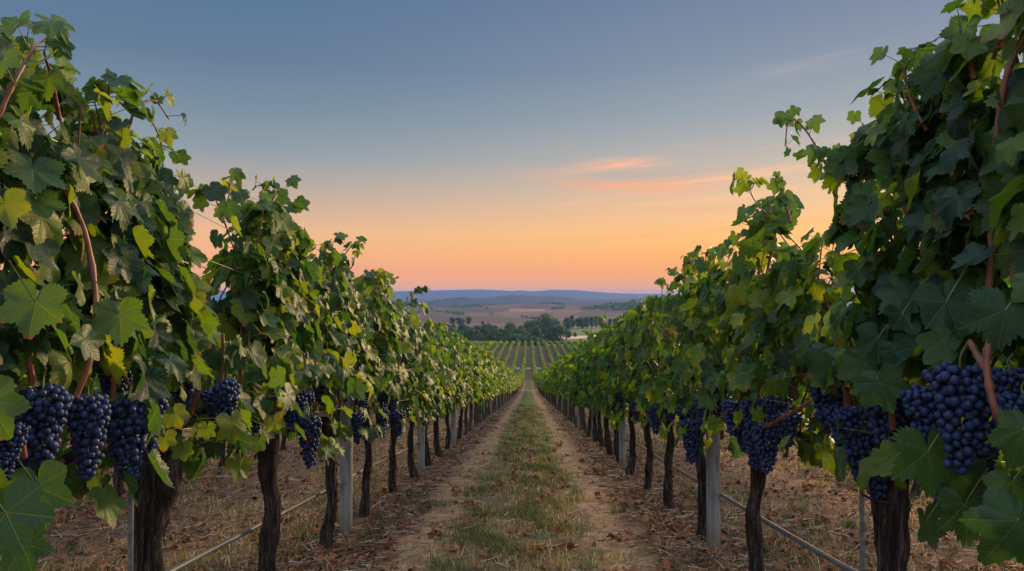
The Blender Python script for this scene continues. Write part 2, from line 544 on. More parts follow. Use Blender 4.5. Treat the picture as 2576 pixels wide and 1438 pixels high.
def m_leaf(name, detail=True, hue=0.0, dry=False):
    m, t = mat(name)
    uvn = t.n("ShaderNodeUVMap", uv_map="UVMap").outputs[0]
    tint = t.attr("tint")
    aux = t.attr("aux")
    geo = t.n("ShaderNodeNewGeometry")
    pos = geo.outputs["Position"]
    if dry:
        col = t.ramp(tint, [(0.0, (0.085, 0.034, 0.02)), (0.25, (0.20, 0.08, 0.036)), (0.55, (0.34, 0.14, 0.065)), (0.85, (0.42, 0.19, 0.085)), (1.0, (0.60, 0.38, 0.24))])
        nz = t.noise(pos, 60.0, 3)
        col = t.mix(t.m("MULTIPLY", nz, 0.6), col, (0.10, 0.05, 0.03))
        t.out(t.principled(col, 0.8, t.bump(nz, 0.4, 0.01), **{"Specular IOR Level": 0.2}))
        return m
    col = t.ramp(tint, [(0.0, (0.008, 0.036, 0.026)), (0.25, (0.017, 0.062, 0.026)), (0.5, (0.046, 0.108, 0.019)),
                        (0.72, (0.095, 0.158, 0.017)), (0.9, (0.150, 0.195, 0.020)), (1.0, (0.22, 0.215, 0.025))])
    nz = t.noise(t.comb(*[t.m("ADD", s, aux) for s in t.sep(uvn)[:2]]) if False else pos, 22.0, 3, 0.6)
    col = t.mix(t.m("MULTIPLY", t.smooth(nz, 0.35, 0.75), 0.35), col, t.mix(1.0, col, (1.7, 1.45, 0.9, 1), "MULTIPLY"))
    nrm = None
    vein = 0.0
    if detail:
        u, v, _ = t.sep(uvn)
        dmin = None
        for a in VEINS:
            sx, cy = math.sin(R(a)), math.cos(R(a))
            s = t.m("ADD", t.m("MULTIPLY", u, sx), t.m("MULTIPLY", v, cy))
            d = t.m("ABSOLUTE", t.m("SUBTRACT", t.m("MULTIPLY", u, cy), t.m("MULTIPLY", v, sx)))
            # secondary ribs leave each main rib at a slant
            q = t.m("MULTIPLY", t.m("SUBTRACT", s, t.m("MULTIPLY", d, 0.9)), 6.0)
            fr = t.m("DIVIDE", t.m("ABSOLUTE", t.m("SUBTRACT", t.m("FRACT", q), 0.5)), 8.0)
            sec = t.m("ADD", fr, 0.006)
            wedge = t.m("MULTIPLY", t.m("LESS_THAN", d, t.m("MULTIPLY", s, 0.42)), 1.0)
            sec = t.m("ADD", sec, t.m("MULTIPLY", t.m("SUBTRACT", 1.0, wedge), 1.0))
            dd = t.m("ADD", d, t.m("MULTIPLY", t.m("LESS_THAN", s, 0.0), 1.0))
            dd = t.m("MINIMUM", dd, sec)
            dmin = dd if dmin is None else t.m("MINIMUM", dmin, dd)
        vein = t.smooth(dmin, 0.015, 0.002)
        col = t.mix(t.m("MULTIPLY", vein, 0.28), col, (0.25, 0.33, 0.10))
        # browned, reddened edge on a few leaves
        rr = t.m("SQRT", t.m("ADD", t.m("MULTIPLY", u, u), t.m("MULTIPLY", v, v)))
        spot = t.m("MULTIPLY", t.smooth(t.noise(pos, 130.0, 2, 0.5), 0.66, 0.71), t.smooth(aux, 0.35, 0.6))
        col = t.mix(t.m("MULTIPLY", spot, 0.8), col, (0.13, 0.075, 0.03))
        edge = t.m("MULTIPLY", t.smooth(t.m("ADD", rr, t.m("MULTIPLY", nz, 0.5)), 0.95, 1.2), t.smooth(aux, 0.78, 0.92))
        col = t.mix(edge, col, (0.16, 0.06, 0.03))
        hgt = t.m("SUBTRACT", t.m("MULTIPLY", t.noise(pos, 70.0, 3), 0.5), t.m("MULTIPLY", vein, 0.5))
        nrm = t.bump(hgt, 0.55, 0.006)
    backf = geo.outputs["Backfacing"]
    top = col
    under = t.mix(0.25, col, (0.13, 0.19, 0.09))
    colb = t.mix(backf, top, under)
    pr = t.principled(colb, t.smooth(backf, 0.0, 1.0, 0.50, 0.8), nrm, **{"Specular IOR Level": 0.36 if detail else 0.22})
    tr = t.n("ShaderNodeBsdfTranslucent")
    tc = t.mix(1.0, col, (3.0, 2.4, 0.6, 1), "MULTIPLY")
    t.put(tr.inputs[0], tc)
    if nrm is not None:
        t.put(tr.inputs[1], nrm)
    mx = t.n("ShaderNodeMixShader")
    mx.inputs[0].default_value = 0.42
    t.nt.links.new(pr, mx.inputs[1])
    t.nt.links.new(tr.outputs[0], mx.inputs[2])
    t.out(mx.outputs[0])
    return m


def m_bark(name, dark=(0.010, 0.0075, 0.007), light=(0.15, 0.115, 0.10), sc=1.0):
    m, t = mat(name)
    co = t.n("ShaderNodeTexCoord").outputs["Object"]
    st = t.scale(co, (1.0 * sc, 1.0 * sc, 0.10 * sc))
    a = t.noise(st, 55.0, 6, 0.65, 0.6)
    b = t.noise(t.scale(co, (1, 1, 0.35)), 12.0, 4)
    c2 = t.noise(st, 150.0, 3, 0.6)
    f = t.smooth(t.m("ADD", t.m("MULTIPLY", a, 0.75), t.m("MULTIPLY", c2, 0.25)), 0.44, 0.70)
    col = t.mix(f, dark, light)
    col = t.mix(t.m("MULTIPLY", t.smooth(b, 0.5, 0.8), 0.5), col, (0.16, 0.13, 0.12))
    nrm = t.bump(f, 1.0, 0.012)
    t.out(t.principled(col, 0.9, nrm, **{"Specular IOR Level": 0.25}))
    return m


def m_simple(name, c1, c2, scale=20.0, rough=0.6, bump=0.2, stretch=(1, 1, 1), spec=0.4, metallic=0.0, bdist=0.004):
    m, t = mat(name)
    co = t.n("ShaderNodeTexCoord").outputs["Object"]
    n = t.noise(t.scale(co, stretch), scale, 5, 0.6)
    col = t.mix(t.smooth(n, 0.3, 0.7), c1, c2)
    t.out(t.principled(col, rough, t.bump(n, bump, bdist), **{"Specular IOR Level": spec, "Metallic": metallic}))
    return m


def m_tint(name, stops, rough=0.7, transl=0.0, spec=0.3):
    m, t = mat(name)
    tint = t.attr("tint")
    pos = t.n("ShaderNodeNewGeometry").outputs["Position"]
    col = t.ramp(tint, stops)
    pr = t.principled(col, rough, **{"Specular IOR Level": spec})
    if transl > 0:
        tr = t.n("ShaderNodeBsdfTranslucent")
        t.put(tr.inputs[0], t.mix(1.0, col, (1.8, 1.7, 0.8, 1), "MULTIPLY"))
        mx = t.n("ShaderNodeMixShader")
        mx.inputs[0].default_value = transl
        t.nt.links.new(pr, mx.inputs[1])
        t.nt.links.new(tr.outputs[0], mx.inputs[2])
        pr = mx.outputs[0]
    t.out(pr)
    return m


def m_berry():
    m, t = mat("grape_skin")
    tint = t.attr("tint")
    pos = t.n("ShaderNodeTexCoord").outputs["Object"]
    n = t.noise(pos, 90.0, 4, 0.6)
    n2 = t.noise(pos, 30.0, 3, 0.6)
    base = t.ramp(tint, [(0.0, (0.010, 0.009, 0.022)), (0.6, (0.016, 0.016, 0.045)), (0.9, (0.028, 0.018, 0.05)), (1.0, (0.07, 0.015, 0.03))])
    bloom = t.mix(tint, (0.010, 0.050, 0.16), (0.026, 0.060, 0.20))
    f = t.m("MULTIPLY", t.smooth(t.m("ADD", t.m("MULTIPLY", n, 0.5), t.m("MULTIPLY", n2, 0.5)), 0.32, 0.62), 0.72)
    col = t.mix(f, base, bloom)
    t.out(t.principled(col, t.smooth(f, 0.0, 0.7, 0.36, 0.6), t.bump(n, 0.08, 0.002), **{"Specular IOR Level": 0.3}))
    return m


M_GROUND = m_ground()
M_LEAF = m_leaf("vine_leaf")
M_LEAFM = m_leaf("vine_leaf_plain", detail=False)
M_DRY = m_leaf("dry_leaf", dry=True)
M_BARK = m_bark("vine_bark")
M_BARKF = m_simple("vine_bark_plain", (0.025, 0.018, 0.015), (0.11, 0.08, 0.065), 30, 0.9, 0.6, (1, 1, 0.15), 0.2)
M_CANE = m_simple("cane_bark", (0.13, 0.045, 0.028), (0.24, 0.09, 0.05), 40, 0.5, 0.3, (1, 1, 0.2), 0.4)
M_STEM = m_simple("green_stem", (0.11, 0.13, 0.03), (0.2, 0.2, 0.06), 30, 0.5, 0.1)
M_BERRY = m_berry()
def m_post():
    m, t = mat("weathered_post")
    co = t.n("ShaderNodeTexCoord").outputs["Object"]
    z = t.sep(co)[2]
    n = t.noise(t.scale(co, (1, 1, 0.12)), 26.0, 5, 0.65)
    n2 = t.noise(co, 14.0, 5, 0.6)
    col = t.mix(t.smooth(n, 0.3, 0.7), (0.10, 0.118, 0.132), (0.25, 0.265, 0.27))
    col = t.mix(t.m("MULTIPLY", t.smooth(t.m("ADD", z, t.m("MULTIPLY", n2, 0.35)), 0.42, 0.12), 0.8), col, (0.13, 0.105, 0.07))
    col = t.mix(t.smooth(n2, 0.60, 0.68), col, (0.07, 0.07, 0.065))
    t.out(t.principled(col, 0.7, t.bump(n, 0.4, 0.004)))
    return m


M_POST = m_post()
M_STEEL = m_simple("galvanised_steel", (0.10, 0.12, 0.14), (0.22, 0.24, 0.26), 30, 0.5, 0.2, (1, 1, 1), 0.5, 0.4)
M_PIPE = m_simple("drip_hose", (0.055, 0.06, 0.065), (0.13, 0.135, 0.14), 25, 0.4, 0.1, (1, 0.2, 1), 0.5)
M_WIRE = m_simple("trellis_steel", (0.2, 0.2, 0.2), (0.32, 0.31, 0.3), 40, 0.4, 0.0, (1, 1, 1), 0.5, 0.7)
M_TIE = m_simple("black_tie", (0.012, 0.012, 0.013), (0.03, 0.03, 0.03), 30, 0.5, 0.1)
M_TWIG = m_tint("dry_twig", [(0, (0.045, 0.03, 0.022)), (0.5, (0.21, 0.13, 0.085)), (1, (0.62, 0.48, 0.36))], 0.8)
M_GRASS = m_tint("grass_blade", [(0, (0.035, 0.075, 0.018)), (0.35, (0.075, 0.12, 0.03)), (0.6, (0.16, 0.15, 0.06)), (0.8, (0.33, 0.21, 0.11)), (1, (0.62, 0.46, 0.28))], 0.6, 0.3)
M_FARLEAF = m_tint("row_foliage", [(0, (0.035, 0.075, 0.020)), (0.5, (0.10, 0.165, 0.034)), (1, (0.21, 0.26, 0.045))], 0.6, 0.3)
M_TREE = m_tint("tree_foliage", [(0, (0.022, 0.052, 0.036)), (0.5, (0.055, 0.105, 0.055)), (1, (0.13, 0.18, 0.07))], 0.75, 0.15)

# ------------------------------------------------------------------ ground sheet
ys = [-60.0, -40, -25, -15, -9, -5, -2, 0, 1.5, 2.6]
yv = 2.6
while yv < 12:
    yv += 0.035 + 0.004 * max(0, yv - 4)
    ys.append(yv)
while yv < 11500:
    yv *= 1.012 if yv < 60 else 1.0175
    ys.append(yv)
ys = np.array(ys)
ns_ = 560
s_ = np.linspace(-1, 1, ns_)
sh = np.sinh(4.6 * s_) / math.sinh(4.6)
wid = 75 + np.maximum(ys, 0) * 1.35
GX = wid[:, None] * sh[None, :]
GY = np.repeat(ys[:, None], ns_, 1)
GZ = zg(GX, GY)
gb = MB()
i_, j_ = np.meshgrid(np.arange(len(ys) - 1), np.arange(ns_ - 1), indexing="ij")
i_, j_ = i_.ravel(), j_.ravel()
gb.add(np.stack([GX, GY, GZ], -1).reshape(-1, 3),
       np.stack([i_ * ns_ + j_, i_ * ns_ + j_ + 1, (i_ + 1) * ns_ + j_ + 1, (i_ + 1) * ns_ + j_], 1))
tag(gb.build("ground", M_GROUND), kind="structure")


# ------------------------------------------------------------------ leaf shapes
def outline(theta, serr=0.05, teeth=40, seed=0.0):
    """radius of a vine leaf at an angle from its tip"""
    a = np.abs((theta + math.pi) % (2 * math.pi) - math.pi) * 180 / math.pi
    k = np.array([0, 12, 27, 40, 53, 68, 82, 97, 112, 128, 145, 160, 172, 180])
    v = np.array([1.0, 0.86, 0.66, 0.80, 0.92, 0.78, 0.58, 0.66, 0.74, 0.66, 0.60, 0.52, 0.34, 0.06])
    r = np.interp(a, k, v)
    saw = ((theta / (2 * math.pi) * teeth + seed) % 1.0)
    r = r * (1 + serr * (np.abs(saw * 2 - 1) * 2 - 1) * np.clip((172 - a) / 20, 0, 1))
    return r


def leaf_template(nr, rings, seed, serr=0.055, teeth=36):
    r_ = np.random.default_rng(seed)
    th = np.arange(nr) / nr * 2 * math.pi + 0.5 * 2 * math.pi / nr * 0
    rr = outline(th, serr, teeth, r_.random())
    asym = 1 + 0.07 * np.sin(th + r_.random() * 6)
    rr = rr * asym
    V = [np.zeros((1, 3))]
    fr = [0.0]
    cup = r_.uniform(-0.34, 0.24)
    fold = r_.uniform(0.03, 0.16)
    if seed % 3 == 0:
        cup *= 2.1
        fold *= 2.2
    wav = r_.uniform(0.03, 0.085)
    ph = r_.random(4) * 6.28
    droop = r_.uniform(0.02, 0.24)
    kside = r_.uniform(-0.12, 0.12)

    def hz(x, y, f, t):
        q = x * x + y * y
        z = cup * q - droop * np.maximum(y, 0) ** 2 + fold * np.abs(x) * (0.5 + 0.5 * np.exp(-4 * y * y)) + kside * x
        z = z + wav * f * f * (np.sin(3 * t + ph[0]) + 0.7 * np.sin(5 * t + ph[1]) + 0.25 * np.sin(9 * t + ph[2]))
        # the blade is folded up between the main ribs
        for a in VEINS:
            ar = R(a)
            s = x * math.sin(ar) + y * math.cos(ar)
            d = np.abs(x * math.cos(ar) - y * math.sin(ar))
            z = z - 0.022 * np.exp(-(d / 0.12) ** 2) * np.clip(s * 3, 0, 1)
        return z

    for f in rings:
        x = np.sin(th) * rr * f
        y = np.cos(th) * rr * f
        V.append(np.stack([x, y, hz(x, y, f, th)], 1))
    V = np.concatenate(V)
    F = []
    fans = np.stack([np.zeros(nr, int), 1 + (np.arange(nr) + 1) % nr, 1 + np.arange(nr)], 1)
    quads = []
    for k in range(len(rings) - 1):
        a = 1 + k * nr + np.arange(nr)
        b = 1 + k * nr + (np.arange(nr) + 1) % nr
        quads.append(np.stack([a, b, b + nr, a + nr], 1))
    T = [fans]
    for q in quads:
        T.append(q[:, [0, 1, 2]])
        T.append(q[:, [0, 2, 3]])
    return V, np.concatenate(T), V[:, :2].copy()


HI = [leaf_template(76, [0.3, 0.62, 1.0], s, 0.075, 38) for s in range(9)]
MID = [leaf_template(30, [0.5, 1.0], 20 + s, 0.06, 15) for s in range(7)]
LOW = [leaf_template(11, [1.0], 40 + s, 0.0) for s in range(5)]
# furled, curled dry leaves for the litter
DRYT = []
for s in range(6):
    V_, F_, U_ = leaf_template(18, [0.5, 1.0], 60 + s, 0.08, 9)
    V_ = V_.copy()
    k_ = 0.9 + 0.35 * s
    ang = V_[:, 0] * k_
    V_ = np.stack([np.sin(ang) / k_ , V_[:, 1] * 0.95, (1 - np.cos(ang)) / k_ + V_[:, 2] * 1.2], 1)
    DRYT.append((V_, F_, U_))


def nrmz(a):
    return a / (np.linalg.norm(a, axis=-1, keepdims=True) + 1e-9)


def add_leaves(mb, temps, pos, nor, tip, size, tint, aux=None):
    pos = np.asarray(pos, float)
    n = len(pos)
    if n == 0:
        return
    nor = nrmz(np.asarray(nor, float))
    tip = np.asarray(tip, float)
    tip = nrmz(tip - nor * (tip * nor).sum(1)[:, None])
    xa = np.cross(tip, nor)
    size = np.broadcast_to(np.asarray(size, float), (n,))
    tint = np.broadcast_to(np.asarray(tint, float), (n,))
    aux = rng.random(n) if aux is None else aux
    pick = rng.integers(0, len(temps), n)
    for k, (TV, TF, TU) in enumerate(temps):
        s = np.where(pick == k)[0]
        if len(s) == 0:
            continue
        sc = size[s][:, None, None]
        wx = rng.uniform(0.85, 1.12, len(s))[:, None, None]
        V = pos[s][:, None, :] + sc * (wx * TV[None, :, 0:1] * xa[s][:, None, :] + TV[None, :, 1:2] * tip[s][:, None, :] + TV[None, :, 2:3] * nor[s][:, None, :])
        m_ = len(TV)
        F = TF[None] + (np.arange(len(s)) * m_)[:, None, None]
        U = np.tile(TU, (len(s), 1))
        mb.add(V.reshape(-1, 3), F.reshape(-1, 3), U, np.repeat(tint[s], m_), np.repeat(aux[s], m_))


def thin(mb, a, b, r, tint=0.5):
    """many straight 3-sided stalks at once, a -> b"""
    a = np.asarray(a, float)
    b = np.asarray(b, float)
    n = len(a)
    if n == 0:
        return
    d = nrmz(b - a)
    ref = np.where(np.abs(d[:, 2:3]) < 0.9, [[0, 0, 1.0]], [[1.0, 0, 0]])
    u = nrmz(np.cross(d, ref))
    v = np.cross(d, u)
    r = np.broadcast_to(np.asarray(r, float), (n,))[:, None]
    V = []
    for k in range(3):
        an = k * 2 * math.pi / 3
        V.append(a + (math.cos(an) * u + math.sin(an) * v) * r)
    for k in range(3):
        an = k * 2 * math.pi / 3
        V.append(b + (math.cos(an) * u + math.sin(an) * v) * r * 0.7)
    V = np.stack(V, 1)
    F = np.array([[0, 1, 4, 3], [1, 2, 5, 4], [2, 0, 3, 5]])
    F = F[None] + (np.arange(n) * 6)[:, None, None]
    mb.add(V.reshape(-1, 3), F.reshape(-1, 4), None, np.repeat(np.broadcast_to(np.asarray(tint, float), (n,)), 6))


# ------------------------------------------------------------------ berries
def ico(sub):
    import bmesh
    bm = bmesh.new()
    bmesh.ops.create_icosphere(bm, subdivisions=sub, radius=1.0)
    V = np.array([v.co[:] for v in bm.verts])
    F = np.array([[v.index for v in f.verts] for f in bm.faces])
    bm.free()
    return V, F


ICO3, ICO2, ICO1 = ico(3), ico(2), ico(1)


def bunch_mesh(name, seed, h=0.20, wd=0.13, berry=0.0105, geo=ICO2, n=150, wing=True):
    r_ = np.random.default_rng(seed)
    pts = []
    tries = 0
    while len(pts) < n and tries < 9000:
        tries += 1
        t = r_.random() ** 0.85
        rad = wd / 2 * ((1 - t) ** 0.55 * 0.85 + 0.16) * (1 if t > 0.08 else t / 0.08 * 0.5 + 0.5)
        a = r_.random() * 6.283
        q = rad * math.sqrt(r_.uniform(0.45, 1))
        sq = 1.25 if wing and t < 0.35 else 1.0
        p = np.array([q * math.cos(a) * 0.85, q * math.sin(a) * sq, -t * h])
        p += r_.normal(0, 0.0025, 3)
        if pts and np.min(np.linalg.norm(np.array(pts) - p, axis=1)) < berry * 1.62:
            continue
        pts.append(p)
    mb = MB()
    V0, F0 = geo
    for p in pts:
        s = berry * r_.uniform(0.82, 1.12)
        V = V0 * [s, s, s * r_.uniform(1.0, 1.1)] + p
        mb.add(V, F0, None, r_.random() ** 1.3 * 0.93 if r_.random() > 0.015 else 1.0)
    return mb.mesh(name), pts


def stem_mesh(seed, h):
    r_ = np.random.default_rng(seed)
    mb = MB()
    top = np.array([r_.uniform(-0.01, 0.01), r_.uniform(-0.02, 0.02), 0.055])
    tube(mb, spline([top, [0.004, 0.006, 0.03], [0, 0, 0.0], [0, 0, -h * 0.5], [0, 0, -h * 0.85]], 14), np.linspace(0.0032, 0.0015, 14), 7)
    a = np.zeros((26, 3))
    a[:, 2] = -r_.random(26) * h * 0.85
    an = r_.random(26) * 6.28
    b = a + np.stack([np.cos(an), np.sin(an), r_.uniform(-0.2, 0.3, 26)], 1) * 0.04 * (1 + a[:, 2:3] / h * 0.6)
    thin(mb, a, b, 0.0012)
    return mb.mesh("stem")


BUN = []
for s in range(5):
    h_ = [0.20, 0.23, 0.17, 0.21, 0.15][s]
    wd_ = [0.135, 0.115, 0.13, 0.125, 0.10][s]
    me, _ = bunch_mesh("grape_bunch", 100 + s, h_, wd_, 0.0107, ICO2, [150, 150, 125, 150, 90][s])
    me.materials.append(M_BERRY)
    sm = stem_mesh(s, h_)
    sm.materials.append(M_STEM)
    BUN.append((me, sm, h_))
BUNF = []
for s in range(3):
    me, _ = bunch_mesh("grape_bunch", 200 + s, 0.19, 0.12, 0.0118, ICO1, 90)
    me.materials.append(M_BERRY)
    BUNF.append(me)


def add_bunch(vine, p, k, sc=1.0, rz=0.0, near=True, tilt=0.0):
    me = BUN[k][0] if near else BUNF[k % 3]
    o = bpy.data.objects.new("grape_bunch", me)
    COL.objects.link(o)
    o.parent = vine
    o.location = p
    o.rotation_euler = (tilt, 0, rz)
    o.scale = (sc, sc, sc)
    if near:
        st = bpy.data.objects.new("stem", BUN[k][1])
        COL.objects.link(st)
        st.parent = o
    return o


# ------------------------------------------------------------------ vines
def trunk_mb(r0, r1, H, seed, ns=22, nz=34, rough=1.0, gap=0.0):
    r_ = np.random.default_rng(seed)
    ph = r_.random(8) * 6.28
    lean = r_.uniform(-0.035, 0.035, 2)
    zz = np.linspace(-0.12, H, nz)
    px = lean[0] * zz / H + 0.016 * np.sin(zz * 7 + ph[0]) + 0.006 * np.sin(zz * 19 + ph[1])
    py = lean[1] * zz / H + 0.018 * np.sin(zz * 6 + ph[2])
    rad = np.interp(zz, [-0.12, 0.0, 0.08, H * 0.5, H * 0.8, H], [r0 * 1.4, r0 * 1.15, r0, (r0 + r1) / 2 * 0.9, r1, r1 * 1.25])
    rad = rad * (1 + 0.09 * np.sin(zz * 19 + ph[3]) + 0.05 * np.sin(zz * 41 + ph[4]))

    def mod(a, l):
        tw = 1.6 * l
        return 1 + rough * (0.10 * np.sin(3 * a + tw + ph[4]) + 0.07 * np.sin(7 * a - tw * 2 + ph[5] + 4 * l) + 0.06 * np.sin(13 * a + 9 * l + ph[6]) + 0.04 * np.sin(19 * a - 16 * l))

    mb = MB()
    tube(mb, np.stack([px, py, zz], 1), rad, ns, mod=mod)
    if ns > 15:
        # peeling strips of bark
        for _ in range(26):
            a = r_.random() * 6.28
            z0 = r_.uniform(0.0, H - 0.15)
            L = r_.uniform(0.06, 0.22)
            t = np.linspace(0, 1, 7)
            zc = z0 + t * L
            rr = np.interp(zc, zz, rad) * 1.04 + 0.012 * np.abs(2 * t - 1) ** 2 * r_.uniform(0.2, 1.2)
            aa = a + 0.3 * t
            cx = np.interp(zc, zz, px) + np.cos(aa) * rr
            cy = np.interp(zc, zz, py) + np.sin(aa) * rr
            wv = r_.uniform(0.003, 0.007)
            ta = np.stack([-np.sin(aa), np.cos(aa), np.zeros(7)], 1) * wv
            c = np.stack([cx, cy, zc], 1)
            V = np.concatenate([c - ta, c + ta])
            F = [[q, q + 7, q + 8, q + 1] for q in range(6)]
            mb.add(V, F, None, 0.5)
    return mb, (px[-1], py[-1])


def foliage(spec, seed, temps, tpl_small=None, ncane=9, lpc=15, half=0.55, thick=0.17, top=(1.75, 2.05), base=0.92, size=(0.055, 0.088),
            petioles=True, fruit_open=0.0, warm=0.0, side=0, fill=60, taper=0.0, crown=None, shoots=(), skirt=0.2):
    """leaves hung along upright shoots; returns foliage MB, petiole MB and the shoot paths"""
    r_ = np.random.default_rng(seed)
    fo, pe, canes = MB(), MB(), []
    P, N, T, Sz, Ti = [], [], [], [], []
    A, B = [], []
    for c in range(ncane):
        y0 = (c + 0.5) / ncane * 2 - 1
        y0 = y0 * half * 0.92 + r_.normal(0, 0.03)
        h = r_.uniform(*top) * (1 - 0.05 * (y0 / half) ** 2)
        x1 = r_.normal(0, thick * 0.55)
        y1 = y0 * 0.95 + r_.normal(0, 0.07)
        x2 = r_.normal(0, thick * 0.6)
        y2 = y0 * 0.92 + r_.normal(0, 0.11)
        over = r_.random() < 0.45
        pts = [[r_.normal(0, 0.03), y0, base], [x1 * 0.7, (y0 + y1) / 2, base + 0.3], [x1, y1, base + (h - base) * 0.62], [x2, y2, h - 0.06]]
        if over:
            pts.append([x2 * 0.9 + r_.normal(0, 0.06), y2 + r_.normal(0, 0.09), h + r_.uniform(-0.05, 0.04)])
        path = spline(pts, 26)
        path[:, 1] *= 1 - taper * (path[:, 2] - base)
        if crown:
            w_ = np.clip((path[:, 2] - 1.05) / 0.32, 0, 1)
            c_ = crown[0] + (crown[1] - crown[0]) * (path[:, 1] / half / 2 + 0.5)
            path[:, 1] = path[:, 1] * (1 - w_) + w_ * c_
            path[:, 0] *= 1 - 0.35 * w_
        canes.append(path)
        n = int(lpc * r_.uniform(0.85, 1.15))
        for q in range(n + 3):
            t = min(0.999, (q + 0.6) / n)
            cp = path[min(25, int(t * 25.99))]
            if cp[2] < base + fruit_open and r_.random() < 0.8:
                continue
            sgn = 1 if (q % 2 == 0) ^ (r_.random() < 0.25) else -1
            young = max(0.0, (t - 0.82) / 0.18) * 0.75
            an = r_.normal(0, 0.75)
            out = np.array([sgn * math.cos(an), math.sin(an), r_.uniform(-0.1, 0.7)])
            pl = r_.uniform(0.05, 0.13) * (1 - 0.6 * young)
            lp = cp + out / np.linalg.norm(out) * pl
            A.append(cp)
            B.append(lp)
            nn = np.array([sgn * math.cos(an) * 1.0, math.sin(an) * 1.0, 0.45 + 0.9 * young]) + r_.normal(0, 0.38, 3)
            tt = np.array([sgn * 0.35 + r_.normal(0, 0.2), r_.normal(0, 0.45), -1.0 + 0.9 * young])
            s = r_.uniform(*size) * (1 - 0.55 * young)
            P.append(lp); N.append(nn); T.append(tt); Sz.append(s)
            # lower leaves are older and darker, the growing tips fresh
            Ti.append(np.clip(r_.beta(1.5, 1.9) * 0.82 + 0.08 * young + warm + (0.2 if r_.random() < 0.02 else 0), 0, 1))
    zt = [top[0] + r_.uniform(-0.12, 0.12) for _ in range(7)]
    for q in range(fill):
        y0 = r_.uniform(-half * 1.04, half * 1.04)
        zmax = np.interp(y0 / half, np.linspace(-1, 1, 7), zt)
        z = base - skirt + (zmax - base + skirt) * r_.random() ** 0.97
        sgn = side if side and r_.random() < 0.6 else (1 if r_.random() < 0.5 else -1)
        x = sgn * thick * r_.uniform(0.35, 1.65) * (1.0 if z < base + 0.75 else 0.72) * (0.75 if z < base - 0.08 else 1.0)
        if fruit_open > 0 and base - 0.14 < z < base + fruit_open and side and r_.random() < 0.85:
            x = -side * thick * r_.uniform(0.3, 1.6)
            sgn = -side
        y0 *= 1 - taper * max(0.0, z - base)
        if crown:
            w_ = min(1.0, max(0.0, (z - 1.05) / 0.32))
            y0 = y0 * (1 - w_) + w_ * (crown[0] + (crown[1] - crown[0]) * (y0 / half / 2 + 0.5))
            x *= 1 - 0.42 * w_
        P.append([x, y0, z])
        N.append(np.array([sgn * 1.0, r_.normal(0, 0.5), 0.5]) + r_.normal(0, 0.3, 3))
        T.append([sgn * 0.3, r_.normal(0, 0.45), -1.0])
        Sz.append(r_.uniform(*size))
        Ti.append(np.clip(r_.beta(1.5, 2.0) * 0.84 + warm, 0, 1))
        A.append([x * 0.4, y0 + r_.normal(0, 0.03), z + r_.uniform(-0.04, 0.03)])
        B.append([x, y0, z])
    for sp_ in shoots:
        path = spline(sp_, 26)
        canes.append(path)
        n = int(np.linalg.norm(np.diff(path, axis=0), axis=1).sum() / 0.045) + 3
        for q in range(n):
            t = min(0.999, (q + 0.5) / n)
            cp = path[int(t * 25.99)]
            out = nrmz(np.array([r_.normal(0, 1), r_.normal(0, 1), r_.normal(0.2, 0.5)]))
            lp = cp + out * r_.uniform(0.03, 0.08)
            A.append(cp); B.append(lp); P.append(lp)
            N.append(out * [1, 1, 0.4] + [-0.2 * np.sign(out[0]), -0.5, 0.3] + r_.normal(0, 0.3, 3))
            T.append(np.array([out[0] * 0.8, out[1] * 0.8, -0.7]))
            Sz.append(r_.uniform(0.036, 0.07) * (1 - 0.35 * t))
            Ti.append(np.clip(r_.beta(2.4, 3) * 0.8 + 0.1 * t, 0, 1))
    add_leaves(fo, temps, P, N, T, Sz, Ti)
    if petioles:
        thin(pe, A, B, 0.0016)
    return fo, pe, canes


